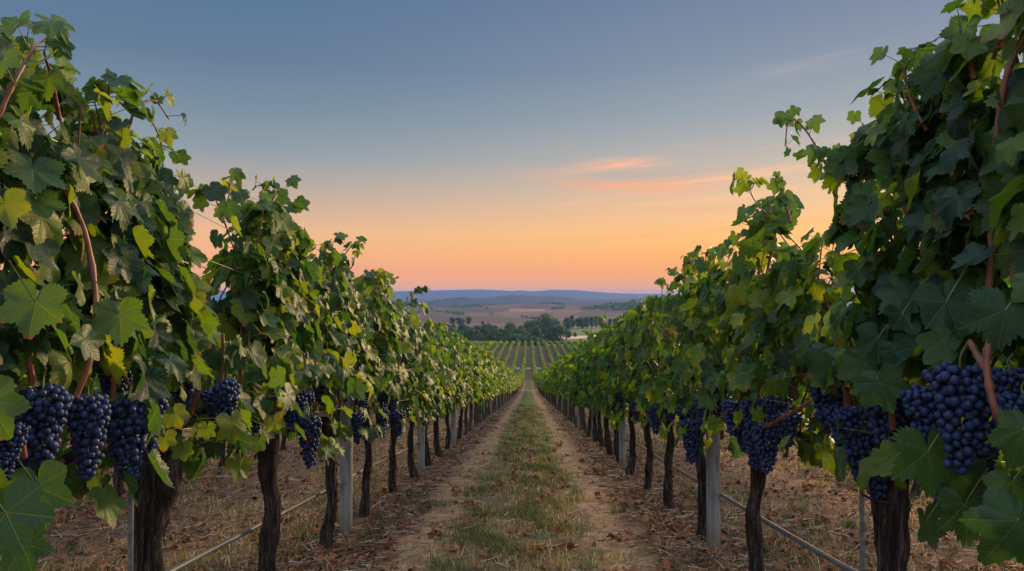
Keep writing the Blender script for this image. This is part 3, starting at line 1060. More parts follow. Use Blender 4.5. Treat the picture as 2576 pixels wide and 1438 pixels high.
def near_vine(X, Y, seed, label, r0, r1, lod, bunches=(), canes_x=(), hero=(), half=0.56, top=(1.72, 2.02), fruit_open=0.2,
              ncane=9, lpc=17, fill=330, trunk=True, thick=0.19, crown=None, shoots=()):
    side = 1 if X < 0 else -1
    z0 = float(zg(X, Y))
    root = empty("grape_vine", (X, Y, z0))
    tag(root, label, "grapevine", "grapevines of the two rows beside the path")
    O = np.array([X, Y, z0])
    tb, (tx, ty) = trunk_mb(r0, r1, 0.86, seed, 26 if lod == 0 else 18, 44 if lod == 0 else 26)
    tb.build("trunk", M_BARK, root)
    cb = MB()
    for s in (-1, 1):
        q = [[tx, ty, 0.80], [tx * 0.6, ty + s * 0.06, 0.88], [0, s * 0.28, 0.92], [0.01, s * half, 0.91]]
        tube(cb, spline(q, 14), np.linspace(r1 * 0.75, 0.011, 14), 12, mod=lambda a, l: 1 + 0.13 * np.sin(3 * a + 20 * l) + 0.08 * np.sin(5 * a - 31 * l))
    cb.build("cordon", M_BARK, root)
    temps = HI if lod == 0 else (HI[:5] + MID[:3] if lod == 1 else MID)
    fo, pe, canes = foliage(None, seed, temps, ncane=ncane, lpc=lpc, half=half, top=top, fruit_open=fruit_open, side=side, fill=fill, thick=thick, taper=0.0 if crown else 0.2, skirt=0.13 if lod == 0 else 0.17, crown=crown, shoots=[np.array(q) - O for q in shoots],
                            size=(0.058, 0.094), warm=0.05 if side > 0 else (-0.04 if Y < 3 else 0.07))
    if hero:
        P = np.array([h[0] for h in hero]) - O
        N = [h[1] for h in hero]
        T = [h[2] for h in hero]
        add_leaves(fo, HI, P, N, T, [h[3] for h in hero], [h[4] for h in hero])
        back = np.array([-side * 0.06, 0.0, 0.0])
        thin(pe, P, P + back + np.array([0, 0, 0.06]) - 0.3 * np.array(T) * np.array([h[3] for h in hero])[:, None], 0.0022)
    fo.merge(pe, 1)
    fo.build("foliage", (M_LEAF if lod < 2 else M_LEAFM, M_STEM), root)
    for path in canes:
        c = MB()
        n = len(path)
        k = np.linspace(0.0055, 0.0022, n)
        k[::4] *= 1.28
        tube(c, path, k, 7)
        c.build("cane", M_CANE, root)
    for cx in canes_x:
        c = MB()
        p = spline(np.array(cx) - O, 26)
        k = np.linspace(0.0062, 0.0078, 26)
        k[[5, 11, 18]] *= 1.35
        tube(c, p, k, 9)
        c.build("cane", M_CANE, root)
    for (p, k, sc) in bunches:
        add_bunch(root, np.array(p) - O, k, sc, random.random() * 6.28, lod < 2)
    return root


def bn(px, py, X, hpx, k=None):
    """a bunch whose top hangs at that place of the row and whose length spans hpx"""
    p = at_x(px, py, X)
    k = random.randrange(5) if k is None else k
    sc = hpx / FPX * p[1] / (BUN[k][2] + 0.012)
    return (p, k, sc)


def cn_(*q):
    return [at_x(a, b, X) for a, b, X in q]


def hl(px, py, X, size, tint, nx=0.0, nz=0.3, tx=0.0, ty=0.0, ny=-1.0):
    p = at_x(px, py, X)
    return (p, (nx, ny, nz), (tx, ty, -1.0), size, tint)


# ---- left row, the vines that stand nearest
a_ = -1.10
near_vine(XL, 1.30, 11, "nearest vine by the left picture edge, only leaves and grapes showing, trunk out of view", 0.06, 0.05, 0, half=0.56, top=(1.86, 2.08), ncane=10, lpc=18, crown=(-0.5, 0.62), fill=420,
          shoots=[cn_((-20, 330, -1.15), (30, 220, -1.12), (80, 130, -1.12), (110, 100, -1.15))],
          bunches=[bn(10, 1070, -1.12, 150, 3)],
          canes_x=[cn_((-30, 1120, a_), (20, 1090, a_), (46, 1080, a_), (60, 1150, a_ - 0.02))],
          hero=[hl(-30, 1010, -1.02, 0.085, 0.42, 0.5, 0.3, 0.6), hl(60, 1370, -1.0, 0.07, 0.22, 0.2, 0.6, 0.4), hl(15, 1290, -0.98, 0.09, 0.12, 0.3, 0.5, 0.5)])
L1 = near_vine(XL, 2.53, 12, "thickest dark trunk of the left row with big blue grape bunches and steel stake", 0.043, 0.058, 0, half=0.56, top=(1.80, 2.02), ncane=10, lpc=19, crown=(-0.60, 0.0), fill=380,
               shoots=[cn_((280, 420, -1.25), (320, 330, -1.22), (345, 270, -1.2), (390, 255, -1.18), (425, 300, -1.17)), cn_((150, 300, -1.15), (130, 200, -1.12), (110, 130, -1.1)), cn_((250, 420, -1.3), (240, 330, -1.3), (230, 280, -1.3)), cn_((400, 420, -1.3), (405, 360, -1.3), (385, 310, -1.3))],
               bunches=[bn(108, 978, -1.12, 205, 0), bn(222, 1000, -1.12, 215, 1), bn(322, 1005, -1.14, 215, 3), bn(290, 918, -1.22, 125, 2), bn(462, 920, -1.25, 120, 4),
                        bn(365, 985, -1.18, 170, 2), bn(60, 1060, -1.25, 150, 4)],
               canes_x=[cn_((62, 800, a_ - 0.05), (70, 880, a_ - 0.04), (82, 970, a_ - 0.04)),
                        cn_((120, 420, -1.2), (175, 500, -1.18), (215, 590, -1.16), (238, 720, -1.13), (240, 830, -1.1), (222, 920, -1.1), (190, 1000, -1.12)),
                        cn_((290, 840, -1.14), (288, 920, -1.12), (284, 1000, -1.14)),
                        cn_((418, 880, -1.2), (420, 930, -1.18), (424, 970, -1.18))],
               hero=[hl(95, 1225, -1.06, 0.098, 0.30, 0.25, 0.45, 0.25), hl(90, 760, -1.02, 0.088, 0.48, 0.45, 0.5, -0.1), hl(300, 790, -1.06, 0.085, 0.5, 0.5, 0.3, 0.1),
                     hl(255, 1210, -1.2, 0.05, 0.4, -0.2, 0.3, -0.3), hl(330, 880, -1.16, 0.05, 0.55, 0.3, 0.5, 0.2), hl(440, 1040, -1.12, 0.055, 0.75, 0.4, 0.6, 0.4),
                     hl(415, 1100, -1.14, 0.05, 0.72, 0.5, 0.1, -0.1), hl(460, 1130, -1.14, 0.045, 0.68, 0.2, 0.2, 0.2), hl(400, 960, -1.16, 0.055, 0.74, 0.6, 0.0, -0.2)])
near_vine(XL, 3.64, 13, "second dark trunk of the left row, bare and straight, long grape bunches above", 0.043, 0.04, 0, half=0.60, top=(1.80, 2.06), ncane=11, lpc=18, crown=(-0.44, 0.34),
          shoots=[cn_((560, 560, -1.3), (575, 500, -1.3), (580, 455, -1.3)), cn_((660, 560, -1.25), (690, 500, -1.25), (715, 480, -1.25), (730, 520, -1.25)), cn_((700, 640, -1.2), (735, 590, -1.2), (740, 555, -1.2))], fill=330, fruit_open=0.15,
          bunches=[bn(568, 960, -1.14, 150, 1), bn(640, 1015, -1.18, 80, 2), bn(716, 950, -1.2, 80, 3), bn(600, 1040, -1.2, 90, 4), bn(500, 830, -1.3, 60, 4), bn(545, 985, -1.25, 90, 2)],
          canes_x=[cn_((560, 840, -1.14), (562, 900, -1.14), (557, 965, -1.15)), cn_((598, 870, -1.14), (604, 930, -1.14), (604, 985, -1.15))],
          hero=[hl(690, 1060, -1.1, 0.062, 0.68, 0.3, 0.4, 0.3), hl(650, 1110, -1.12, 0.06, 0.4, 0.1, 0.4, -0.2), hl(520, 1080, -1.15, 0.05, 0.6, 0, 0.2, 0)])
near_vine(XL, 4.86, 14, "third left-row trunk, just this side of the wide grey post, grapes hanging low", 0.038, 0.033, 1, half=0.62, crown=(-0.54, 0.40), shoots=[cn_((850, 680, -1.25), (875, 630, -1.22), (895, 615, -1.2), (900, 650, -1.2)), cn_((800, 660, -1.3), (810, 620, -1.3))], ncane=10, lpc=17, fill=300, fruit_open=0.14, top=(1.72, 2.08),
          bunches=[bn(778, 1050, -1.16, 130, 1), bn(735, 1000, -1.2, 90, 2), bn(765, 985, -1.25, 90, 3), bn(806, 960, -1.3, 60, 0)])
near_vine(XL, 5.98, 15, "left-row vine just beyond the wide grey post, grapes close to the post", 0.036, 0.03, 1, half=0.6, ncane=10, lpc=16, fill=250, fruit_open=0.12, top=(1.72, 2.0),
          bunches=[bn(900, 1040, -1.14, 80, 1), bn(912, 985, -1.2, 60, 2)])
near_vine(XL, 7.20, 16, "second left-row vine past the wide grey post with grapes bunched over its trunk", 0.037, 0.03, 1, half=0.62, ncane=10, lpc=16, fill=250, fruit_open=0.12, shoots=[cn_((955, 760, -1.25), (962, 720, -1.25), (985, 712, -1.25))],
          bunches=[bn(962, 1030, -1.14, 75, 1), bn(1000, 1035, -1.12, 65, 2), bn(965, 990, -1.16, 50, 3), bn(990, 995, -1.16, 40, 0)])
# ---- right row
b_ = 1.02
near_vine(XR, 1.28, 31, "nearest vine by the right picture edge, mostly leaves, trunk out of view", 0.06, 0.05, 0, half=0.58, top=(1.95, 2.25), ncane=11, lpc=20, crown=(-0.5, 0.66), fill=460,
          bunches=[bn(2540, 935, 1.02, 170, 0), bn(2575, 1000, 1.0, 150, 2)],
          hero=[hl(2560, 1310, 0.92, 0.09, 0.3, -0.4, 0.4, -0.7), hl(2575, 1080, 0.93, 0.075, 0.35, -0.4, 0.3, -0.3), hl(2530, 780, 0.95, 0.085, 0.2, -0.5, 0.3, -0.2),
                hl(2545, 1215, 0.95, 0.06, 0.35, -0.2, 0.5, 0.1)])
near_vine(XR, 2.52, 32, "thickest dark trunk of the right row, tied to a steel stake under blue grapes", 0.046, 0.050, 0, half=0.60, top=(1.86, 2.10), ncane=12, lpc=20, crown=(-0.72, 0.06), fill=360,
          shoots=[cn_((2330, 330, 1.1), (2300, 270, 1.08), (2275, 190, 1.06), (2290, 150, 1.06)), cn_((2450, 200, 1.1), (2430, 120, 1.1), (2420, 60, 1.1)), cn_((2500, 150, 1.15), (2520, 60, 1.15), (2510, 0, 1.15)), cn_((2200, 420, 1.3), (2180, 350, 1.3), (2170, 310, 1.3))],
          bunches=[bn(2085, 950, 1.14, 140, 0), bn(2235, 975, 1.06, 175, 0), bn(2165, 1030, 1.10, 190, 1), bn(2415, 925, 0.98, 270, 1), bn(2350, 980, 1.02, 200, 3),
                   bn(2480, 960, 1.02, 190, 2), bn(2290, 1000, 1.12, 140, 2), bn(2205, 1150, 1.16, 110, 4), bn(2380, 1170, 1.12, 130, 4), bn(2470, 1110, 1.08, 110, 3), bn(2130, 1030, 1.16, 120, 2)],
          canes_x=[cn_((2112, 780, b_ + .1), (2108, 860, b_ + .08), (2120, 950, b_ + .06), (2132, 1030, b_ + .07)), cn_((2232, 880, b_ - .01), (2232, 960, b_ - .02), (2240, 1010, b_ - .02), (2246, 1080, b_)),
                   cn_((2500, 820, b_ - .08), (2482, 900, b_ - .1), (2492, 990, b_ - .1), (2512, 1050, b_ - .09), (2528, 1085, b_ - .06)), cn_((2440, 860, b_ - .04), (2462, 900, b_ - .06), (2480, 930, b_ - .08)),
                   cn_((2590, 60, b_ + .1), (2530, 200, b_ + .05), (2500, 420, b_ + .05), (2495, 620, b_ + .04), (2480, 830, b_ - .02))],
          hero=[hl(2335, 1135, 0.95, 0.112, 0.36, -0.1, 0.35, 0.0), hl(2255, 1150, 0.99, 0.07, 0.6, -0.3, 0.7, -0.7), hl(2425, 1270, 1.0, 0.09, 0.32, -0.1, 0.3, 0.1),
                hl(2330, 1310, 1.0, 0.075, 0.25, 0.5, 0.2, 0.1), hl(2380, 760, 0.96, 0.10, 0.08, -0.2, 0.5, 0.2), hl(2210, 850, 1.0, 0.085, 0.12, -0.2, 0.5, -0.1),
                hl(2270, 790, 1.0, 0.07, 0.15, -0.2, 0.5, 0.3), hl(2070, 1130, 1.12, 0.055, 0.7, 0.1, 0.3, 0.2), hl(2100, 1160, 1.1, 0.055, 0.65, -0.2, 0.2, 0.1), hl(2160, 680, 1.0, 0.06, 0.2, -0.3, 0.4, 0)])
near_vine(XR, 3.93, 33, "right-row trunk just this side of the big grey post, dense grapes over it", 0.040, 0.036, 0, half=0.66, ncane=12, lpc=18, crown=(-0.95, 0.42),
          shoots=[cn_((2090, 440, 1.2), (2060, 380, 1.15), (2020, 320, 1.12), (1985, 300, 1.1), (1975, 370, 1.1)), cn_((1990, 560, 1.15), (1965, 480, 1.12), (1960, 450, 1.12)), cn_((2130, 420, 1.25), (2110, 360, 1.25))], fill=370, fruit_open=0.17, top=(1.74, 2.1),
          bunches=[bn(1845, 1010, 1.04, 90, 2), bn(1895, 1010, 1.04, 90, 0), bn(1930, 1070, 1.08, 120, 3), bn(1900, 1085, 1.1, 95, 2), bn(1870, 1060, 1.1, 80, 1), bn(1980, 1040, 1.1, 90, 4), bn(1800, 960, 1.1, 90, 0), bn(1955, 1000, 1.1, 100, 3)],
          canes_x=[cn_((2040, 1010, 1.06), (1990, 1040, 1.05), (1950, 1062, 1.05), (1925, 1080, 1.08)), cn_((1865, 880, 1.05), (1868, 950, 1.04), (1862, 1010, 1.05))],
          hero=[hl(1905, 1040, 1.0, 0.055, 0.6, 0.2, 0.3, 0.2), hl(1858, 1045, 1.0, 0.04, 0.8, -0.2, 0.2, 0.2), hl(1800, 1065, 1.02, 0.06, 0.6, 0, 0.3, 0)])
near_vine(XR, 5.22, 34, "right-row trunk right behind the big grey post under dark grapes", 0.038, 0.032, 1, half=0.66, ncane=11, crown=(-0.75, 0.35), shoots=[cn_((1780, 720, 1.15), (1745, 670, 1.12), (1725, 650, 1.1), (1725, 690, 1.1)), cn_((1870, 640, 1.2), (1880, 590, 1.2), (1900, 560, 1.2))], lpc=17, fill=240, fruit_open=0.13, top=(1.72, 2.05),
          bunches=[bn(1740, 1060, 1.04, 110, 1), bn(1770, 1000, 1.06, 80, 0), bn(1730, 1020, 1.1, 80, 2), bn(1690, 1000, 1.1, 60, 3)])
near_vine(XR, 6.40, 45, "second right-row trunk past the big grey post, narrow with leafy canopy", 0.037, 0.03, 1, half=0.62, ncane=10, lpc=16, fill=250, fruit_open=0.12,
          bunches=[bn(1650, 1025, 1.04, 70, 1), bn(1662, 985, 1.04, 50, 2)])
near_vine(XR, 7.55, 46, "third right-row trunk past the big grey post, dark trunk leaning slightly", 0.036, 0.03, 1, half=0.62, ncane=10, lpc=16, fill=250, fruit_open=0.12,
          bunches=[bn(1600, 1010, 1.04, 50, 1), bn(1560, 985, 1.04, 45, 2), bn(1540, 990, 1.05, 45, 0)])

# long shoots that stand out of the canopy tops
PROTO = []
for v in range(6):
    r_ = random.Random(v)
    root = empty("grape_vine", (0, 0, -500))
    tb, _t = trunk_mb(0.036 + 0.004 * (v % 3), 0.03, 0.88, 300 + v, 14, 20)
    tb.build("trunk", M_BARK, root)
    fo, pe, cs = foliage(None, 300 + v, MID, ncane=9, lpc=16, half=0.62, top=(1.68, 2.0), fill=300, petioles=True, size=(0.055, 0.09), thick=0.21, taper=0.15, warm=0.07)
    fo.merge(pe, 1)
    fo.build("foliage", (M_LEAFM, M_STEM), root)
    for q in range(2 + v % 2):
        add_bunch(root, (random.choice((-1, 1)) * 0.17, random.uniform(-0.45, 0.45), random.uniform(0.92, 1.1)), q, 0.9, 0, False)
    PROTO.append(root)
PROTOF = []
for v in range(5):
    root = empty("grape_vine", (0, 0, -500))
    tb, _t = trunk_mb(0.04, 0.034, 0.88, 400 + v, 7, 8, 0.6)
    tb.build("trunk", M_BARKF, root)
    fo, pe, cs = foliage(None, 400 + v, LOW, ncane=9, lpc=14, half=0.62, top=(1.68, 1.98), fill=260, petioles=False, size=(0.06, 0.09), thick=0.22, warm=0.13, taper=0.15)
    fo.build("foliage", M_LEAFM, root)
    PROTOF.append(root)
PROTOX = []
for v in range(4):
    root = empty("grape_vine", (0, 0, -500))
    tb = MB()
    tube(tb, [[0, 0, -0.1], [0.02, 0, 0.4], [0, 0.02, 0.9]], [0.045, 0.04, 0.035], 5)
    tb.build("trunk", M_BARKF, root)
    fo, pe, cs = foliage(None, 500 + v, [(t_[0][:], t_[1], t_[2]) for t_ in [leaf_template(6, [1.0], 80 + q, 0.0) for q in range(3)]],
                         ncane=8, lpc=9, half=0.64, top=(1.66, 1.95), fill=150, petioles=False, size=(0.085, 0.12), thick=0.22, warm=0.2)
    fo.build("foliage", M_LEAFM, root)
    PROTOX.append(root)

used = set()


def place_vine(X, Y, label, group):
    d = math.hypot(X, Y)
    pool = PROTO if d < 15 else PROTOF if d < 38 else PROTOX
    k = random.randrange(len(pool))
    src = pool[k]
    if src.name in used:
        o = copy_tree(src)
    else:
        o = src
        used.add(src.name)
    o.location = (X, Y, float(zg(X, Y)))
    o.rotation_euler = (0, 0, random.choice((0, math.pi)) + random.uniform(-0.05, 0.05))
    s = random.uniform(0.92, 1.07)
    o.scale = (random.uniform(0.9, 1.12), 1.0, s)
    tag(o, label, "grapevine", group)
    return o


ORD = ["eighth", "ninth", "tenth", "eleventh", "twelfth", "thirteenth", "fourteenth", "fifteenth", "sixteenth", "seventeenth", "eighteenth", "nineteenth", "twentieth"]
for sx, X, Y0, step, nm in ((0, XL, 8.38, 1.17, "left"), (1, XR, 8.86, 1.2, "right")):
    Y = Y0
    i = 0
    while Y < 92:
        if i < len(ORD):
            place_vine(X, Y, f"{ORD[i]} vine from the front in the {nm} row, slim dark trunk below green leaves", "grapevines of the two rows beside the path")
        else:
            place_vine(X, Y, f"small distant vine in the far downhill run of the {nm} row along the path", f"distant vines of the {nm} row")
        Y += step * random.uniform(0.97, 1.03)
        i += 1
for X, nm in ((XL - SP, "left"), (XR + SP, "right")):
    Y = 3.3 if X < 0 else 3.7
    while Y < 42:
        place_vine(X, Y, f"vine of the next row behind the {nm} row, its thin trunk glimpsed below the leaves", f"vines of the row behind the {nm} row")
        Y += 1.19 * random.uniform(0.97, 1.03)
for p in PROTO + PROTOF + PROTOX:
    if p.name not in used:
        for c in list(p.children):
            bpy.data.objects.remove(c)
        bpy.data.objects.remove(p)

# ---- everything beyond: rows too many to count, one mass
SH = []
TP = [leaf_template(5, [1.0], 90 + q, 0.0) for q in range(3)]
fb = MB()
P, N, Sz, Ti = [], [], [], []
for k in range(-30, 31):
    X = XR + SP * k
    main = k in (0, -1)
    ya = 92.0 if main else (42.0 if k in (1, -2) else 20.0)
    for Yc0 in np.arange(ya, 322.0, 1.0):
        if Yc0 < 110 and abs(k) > 7:
            continue
        if 90.5 < Yc0 < 93.5 or 194.0 < Yc0 < 198.0:
            continue
        if random.random() < 0.015:
            continue
        d = Yc0
        n = int(70 if d < 60 else 56 if d < 150 else 64 if d < 230 else 56)
        s = 0.10 if d < 60 else 0.15 if d < 150 else 0.19
        hh = rng.uniform(1.0, 1.25)
        yy = Yc0 + rng.uniform(-0.62, 0.62, n)
        rad = (0.32 if d < 100 else 0.45) * rng.uniform(0.75, 1.25)
        an = rng.uniform(-0.6, math.pi + 0.6, n)
        xx = np.cos(an) * rad
        zz = 0.85 + hh * np.clip(0.5 + 0.62 * np.sin(an) * rng.uniform(0.6, 1, n) - rng.random(n) * 0.4, 0.0, 1.0)
        zb = zg(np.full(n, X), yy)
        P.append(np.stack([X + xx, yy, zb + zz], 1))
        N.append(np.stack([np.cos(an), rng.normal(0, 0.5, n), np.abs(np.sin(an)) + 0.2], 1) + rng.normal(0, 0.3, (n, 3)))
        Sz.append(s * rng.uniform(0.8, 1.3, n))
        Ti.append(np.clip(rng.beta(2.5, 2.5, n) * 0.8 + rng.normal(0.1, 0.08), 0, 1))
P, N, Sz, Ti = map(np.concatenate, (P, N, Sz, Ti))
add_leaves(fb, TP, P, N, np.tile([0.1, 0.2, -1.0], (len(P), 1)) + rng.normal(0, 0.4, (len(P), 3)), Sz, Ti)
tag(fb.build("distant_vine_rows", M_FARLEAF), "long green vine rows running over the far rise of the vineyard", "vine rows", None, "stuff")
tb = MB()
P = []
for k in range(-6, 7):
    X = XR + SP * k
    for Y in np.arange(96.0 if k in (0, -1) else (43 if k in (1, -2) else 20), 150, 1.2):
        P.append([X, Y, float(zg(X, Y))])
P = np.array(P)
thin(tb, P - [0, 0, 0.1], P + [0, 0, 0.95], 0.035)
tag(tb.build("distant_vine_trunks", M_BARKF), "dark vine trunks crowded under the distant rows", "vine trunks", None, "stuff")

# ------------------------------------------------------------------ trellis posts, stakes, wires, hose
def post(X, Y, label, r=0.045, H=1.75, first=[None]):
    if first[0] is None:
        mb = MB()
        tube(mb, [[0, 0, -0.15], [0, 0, 0.02], [0, 0, 0.5], [0, 0, 1.0], [0, 0, H - 0.01], [0, 0, H]], [r, r, r * 0.99, r * 0.98, r * 0.96, r * 0.85], 24)
        o = mb.build("trellis_post", M_POST)
        root = empty("trellis_post", (0, 0, 0))
        o.name = "shaft"
        o.parent = root
        for z in (0.92, 1.25, 1.55):
            c = MB()
            tube(c, [[0, 0, z - 0.006], [0, 0, z + 0.006]], [r * 1.06, r * 1.06], 20)
            c.build("wire_clip", M_WIRE, root)
        first[0] = root
    else:
        root = copy_tree(first[0])
    root.location = (X, Y, float(zg(X, Y)))
    tag(root, label, "post", "grey posts of the trellis")
    return root


lp = [5.30, 9.0, 12.9, 17.1, 21.3, 25.5, 29.8, 34, 38.4, 43, 47.5, 52]
rp = [4.90, 9.62, 13.8, 18.0, 22.3, 26.6, 31, 35.4, 39.8, 44.2, 48.8, 53]
for q, Y in enumerate(lp):
    lab = ["wide grey round post nearest in the left row with its base in litter", "second grey post of the left row, pale and slim",
           "third grey post down the left row"][q] if q < 3 else "small grey post far down the left row among trunks"
    p = post(XL - 0.0, Y, lab)
    if q >= 3:
        p["group"] = "far posts of the left row"
for q, Y in enumerate(rp):
    lab = ["wide grey round post nearest in the right row, split near its top", "second grey post of the right row beside slim trunks",
           "third grey post down the right row"][q] if q < 3 else "small grey post far down the right row among trunks"
    p = post(XR, Y, lab)
    if q >= 3:
        p["group"] = "far posts of the right row"


def rod(X, Y, H, name, label, cat):
    z = float(zg(X, Y))
    root = empty(name, (X, Y, z))
    mb = MB()
    tube(mb, [[0, 0, -0.1], [0, 0, H]], [0.0085, 0.0085], 10)
    mb.build("rod", M_STEEL, root)
    mb = MB()
    tube(mb, [[0, 0, H - 0.16], [0, 0, H - 0.13]], [0.0125, 0.0125], 10)
    mb.build("collar", M_STEEL, root)
    tag(root, label, cat, "steel vine stakes")


rod(XL + 0.02, 2.38, 0.96, "vine_stake", "thin blue-grey steel stake beside the thickest left trunk", "stake")
rod(XR - 0.02, 2.68, 0.98, "vine_stake", "thin grey steel stake beside the thickest right trunk", "stake")
for X, Y, seed in ((XR, 2.52, 1),):
    root = [o for o in COL.objects if o.name.startswith("grape_vine") and abs(o.location.x - X) < 0.01 and abs(o.location.y - Y) < 0.01][0]
    mb = MB()
    a = np.linspace(0, 2 * math.pi, 28)
    tube(mb, np.stack([np.cos(a) * 0.068 - 0.004, np.sin(a) * 0.085 + 0.03, 0.70 + 0.004 * np.sin(a)], 1), 0.005, 6)
    mb.build("tie", M_TIE, root)


def line_obj(name, X, h, r, mt, label, cat, group, y0=0.3, y1=92.0, sag=0.0, ns=8, n=160):
    yy = np.linspace(y0, y1, n)
    zz = prof(yy) + h + sag * np.sin(yy * 1.3) * np.sin(yy * 0.37 + X)
    mb = MB()
    tube(mb, np.stack([X + 0.006 * np.sin(yy * 0.9 + h * 3), yy, zz], 1), r, ns)
    return tag(mb.build(name, mt), label, cat, group)


for X, nm, off in ((XL, "left", -0.06), (XR, "right", 0.06)):
    line_obj("irrigation_hose", X + off, 0.375, 0.0125, M_PIPE, f"dark drip irrigation hose stretched low behind the {nm} row trunks", "hose", "drip hoses", sag=0.012)
    for h, hn in ((0.93, "lowest"), (1.27, "second lowest"), (1.58, "second highest"), (1.74, "highest")):
        for s in (-1, 1) if h in (1.27, 1.58) else (1,):
            line_obj("trellis_wire", X + 0.05 * s, h, 0.0018, M_WIRE,
                     f"{hn} thin steel wire strung through the {nm} row" + (" on the path side" if h in (1.27, 1.58) and (s > 0) == (X < 0) else " on the outer side" if h in (1.27, 1.58) else ""),
                     "wire", "trellis wires", ns=5)
line_obj("irrigation_hose", XL - SP - 0.05, 0.375, 0.009, M_PIPE, "thin drip hose of the next row glimpsed beyond the left row", "hose", "drip hoses", y1=45, sag=0.01)

# ------------------------------------------------------------------ ground cover
def scatter(n, ymin, ymax, xlim, power=1.0):
    t = rng.random(n)
    Y = ymin * (ymax / ymin) ** (t ** power)
    X = rng.uniform(-1, 1, n) * np.minimum(xlim, 0.78 * Y + 1.0)
    return X, Y


def blades(mb, X, Y, H, Wd, tint, lean=0.5):
    n = len(X)
    zb = zg(X, Y) - 0.004
    a = rng.random(n) * 6.283
    la = rng.random(n) * 6.283
    L = rng.random(n) * lean * H
    wx, wy = np.cos(a) * Wd, np.sin(a) * Wd
    lx, ly = np.cos(la) * L, np.sin(la) * L
    B = np.stack([X, Y, zb], 1)
    off = np.stack([wx, wy, np.zeros(n)], 1)
    mid = B + np.stack([lx * 0.35, ly * 0.35, H * 0.6], 1)
    hi = B + np.stack([lx, ly, H * np.sqrt(np.maximum(0.05, 1 - (L / H) ** 2 * 0.7))], 1)
    V = np.stack([B - off, B + off, mid + off * 0.7, mid - off * 0.7, hi], 1).reshape(-1, 3)
    b = (np.arange(n) * 5)[:, None]
    mb.add(V, np.concatenate([b + [[0, 1, 2]], b + [[0, 2, 3]], b + [[3, 2, 4]]]), None, np.repeat(np.broadcast_to(tint, (n,)), 5))


def lanes(X):
    return np.abs((X - XL) % SP - SP / 2)      # 0 mid alley, 1.26 under a row


gm = MB()
# short patchy turf of the middle strip
X = rng.normal(-0.05, 0.27, 60000)
Y = 4.0 * (38 / 4.0) ** rng.random(60000)
patch = np.sin(X * 7 + 2 * np.sin(Y * 1.3)) * np.sin(Y * 2.1 + X * 3) + 0.5 * np.sin(Y * 5.3 + 4 * X)
keep = (np.abs(X + 0.05) < 0.62 + 0.1 * np.sin(Y * 1.7)) & (rng.random(60000) < 0.55 + 0.45 * patch)
X, Y, patch = X[keep], Y[keep], patch[keep]
n = len(X)
blades(gm, X, Y, rng.uniform(0.02, 0.06, n) * (1 + 0.5 * (patch > 0.5)), rng.uniform(0.0014, 0.0032, n) * (0.7 + Y / 12), np.clip(rng.normal(0.62, 0.27, n) - 0.26 * patch, 0, 1), 1.3)
# straw over the side alleys
X, Y = scatter(105000, 4.0, 34, 10)
ln = lanes(X)
keep = (np.abs(X) > 1.45) & (ln < 1.2) & (rng.random(len(X)) < 0.25 + 0.75 * (np.sin(X * 2.3 + 1.5 * np.sin(Y)) * np.sin(Y * 1.4) > -0.1))
X, Y = X[keep], Y[keep]
n = len(X)
blades(gm, X, Y, rng.uniform(0.03, 0.11, n), rng.uniform(0.0014, 0.003, n) * (0.7 + Y / 12), np.clip(rng.normal(0.70, 0.20, n), 0, 1), 1.9)
# tufts
tx, ty, th, tg = [], [], [], []
for q in range(620):
    while True:
        x0, y0 = [float(v[0]) for v in scatter(1, 4.1, 26, 8)]
        l0 = lanes(np.array([x0]))[0]
        if abs(x0) < 1.3 and 0.62 < l0 < 0.85 and random.random() < 0.8:
            continue
        break
    nb = random.randint(22, 80)
    rr = random.uniform(0.02, 0.07)
    dry = random.random() < (0.30 if abs(x0) < 1.3 else 0.5)
    tx.append(x0 + rng.normal(0, rr, nb)); ty.append(y0 + rng.normal(0, rr, nb))
    th.append(rng.uniform(0.03, 0.11, nb) * random.uniform(0.6, 1.2))
    tg.append(np.clip(rng.normal(0.78 if dry else 0.22, 0.14, nb), 0, 1))
tx, ty, th, tg = map(np.concatenate, (tx, ty, th, tg))
blades(gm, tx, ty, th, np.full(len(tx), 0.0016) * (0.7 + ty / 12), tg, 0.9)
tag(gm.build("grass", M_GRASS), "short green and straw-coloured grass along the path and alleys", "grass", None, "stuff")

# fallen leaves
lm = MB()
X, Y = scatter(34000, 4.0, 45, 11)
ln = lanes(X)
pr = np.where(np.abs(X) < 1.35, np.clip((ln - 0.74) / 0.4, 0.05, 1), 0.6 + 0.4 * (ln > 0.8))
pr = pr * (0.35 + 0.65 * (np.sin(X * 3.1 + Y) * np.sin(Y * 2.7 - X) > -0.2))
keep = rng.random(len(X)) < pr
X, Y = X[keep], Y[keep]
n = len(X)
P = np.stack([X, Y, zg(X, Y) + 0.012], 1)
N = np.stack([rng.normal(0, 0.45, n), rng.normal(0, 0.45, n), np.ones(n)], 1)
T = np.stack([rng.normal(0, 1, n), rng.normal(0, 1, n), np.zeros(n)], 1)
add_leaves(lm, DRYT, P, N, T, rng.uniform(0.014, 0.052, n) * np.where(rng.random(n) < 0.1, 1.5, 1.0), rng.beta(1.3, 1.7, n))
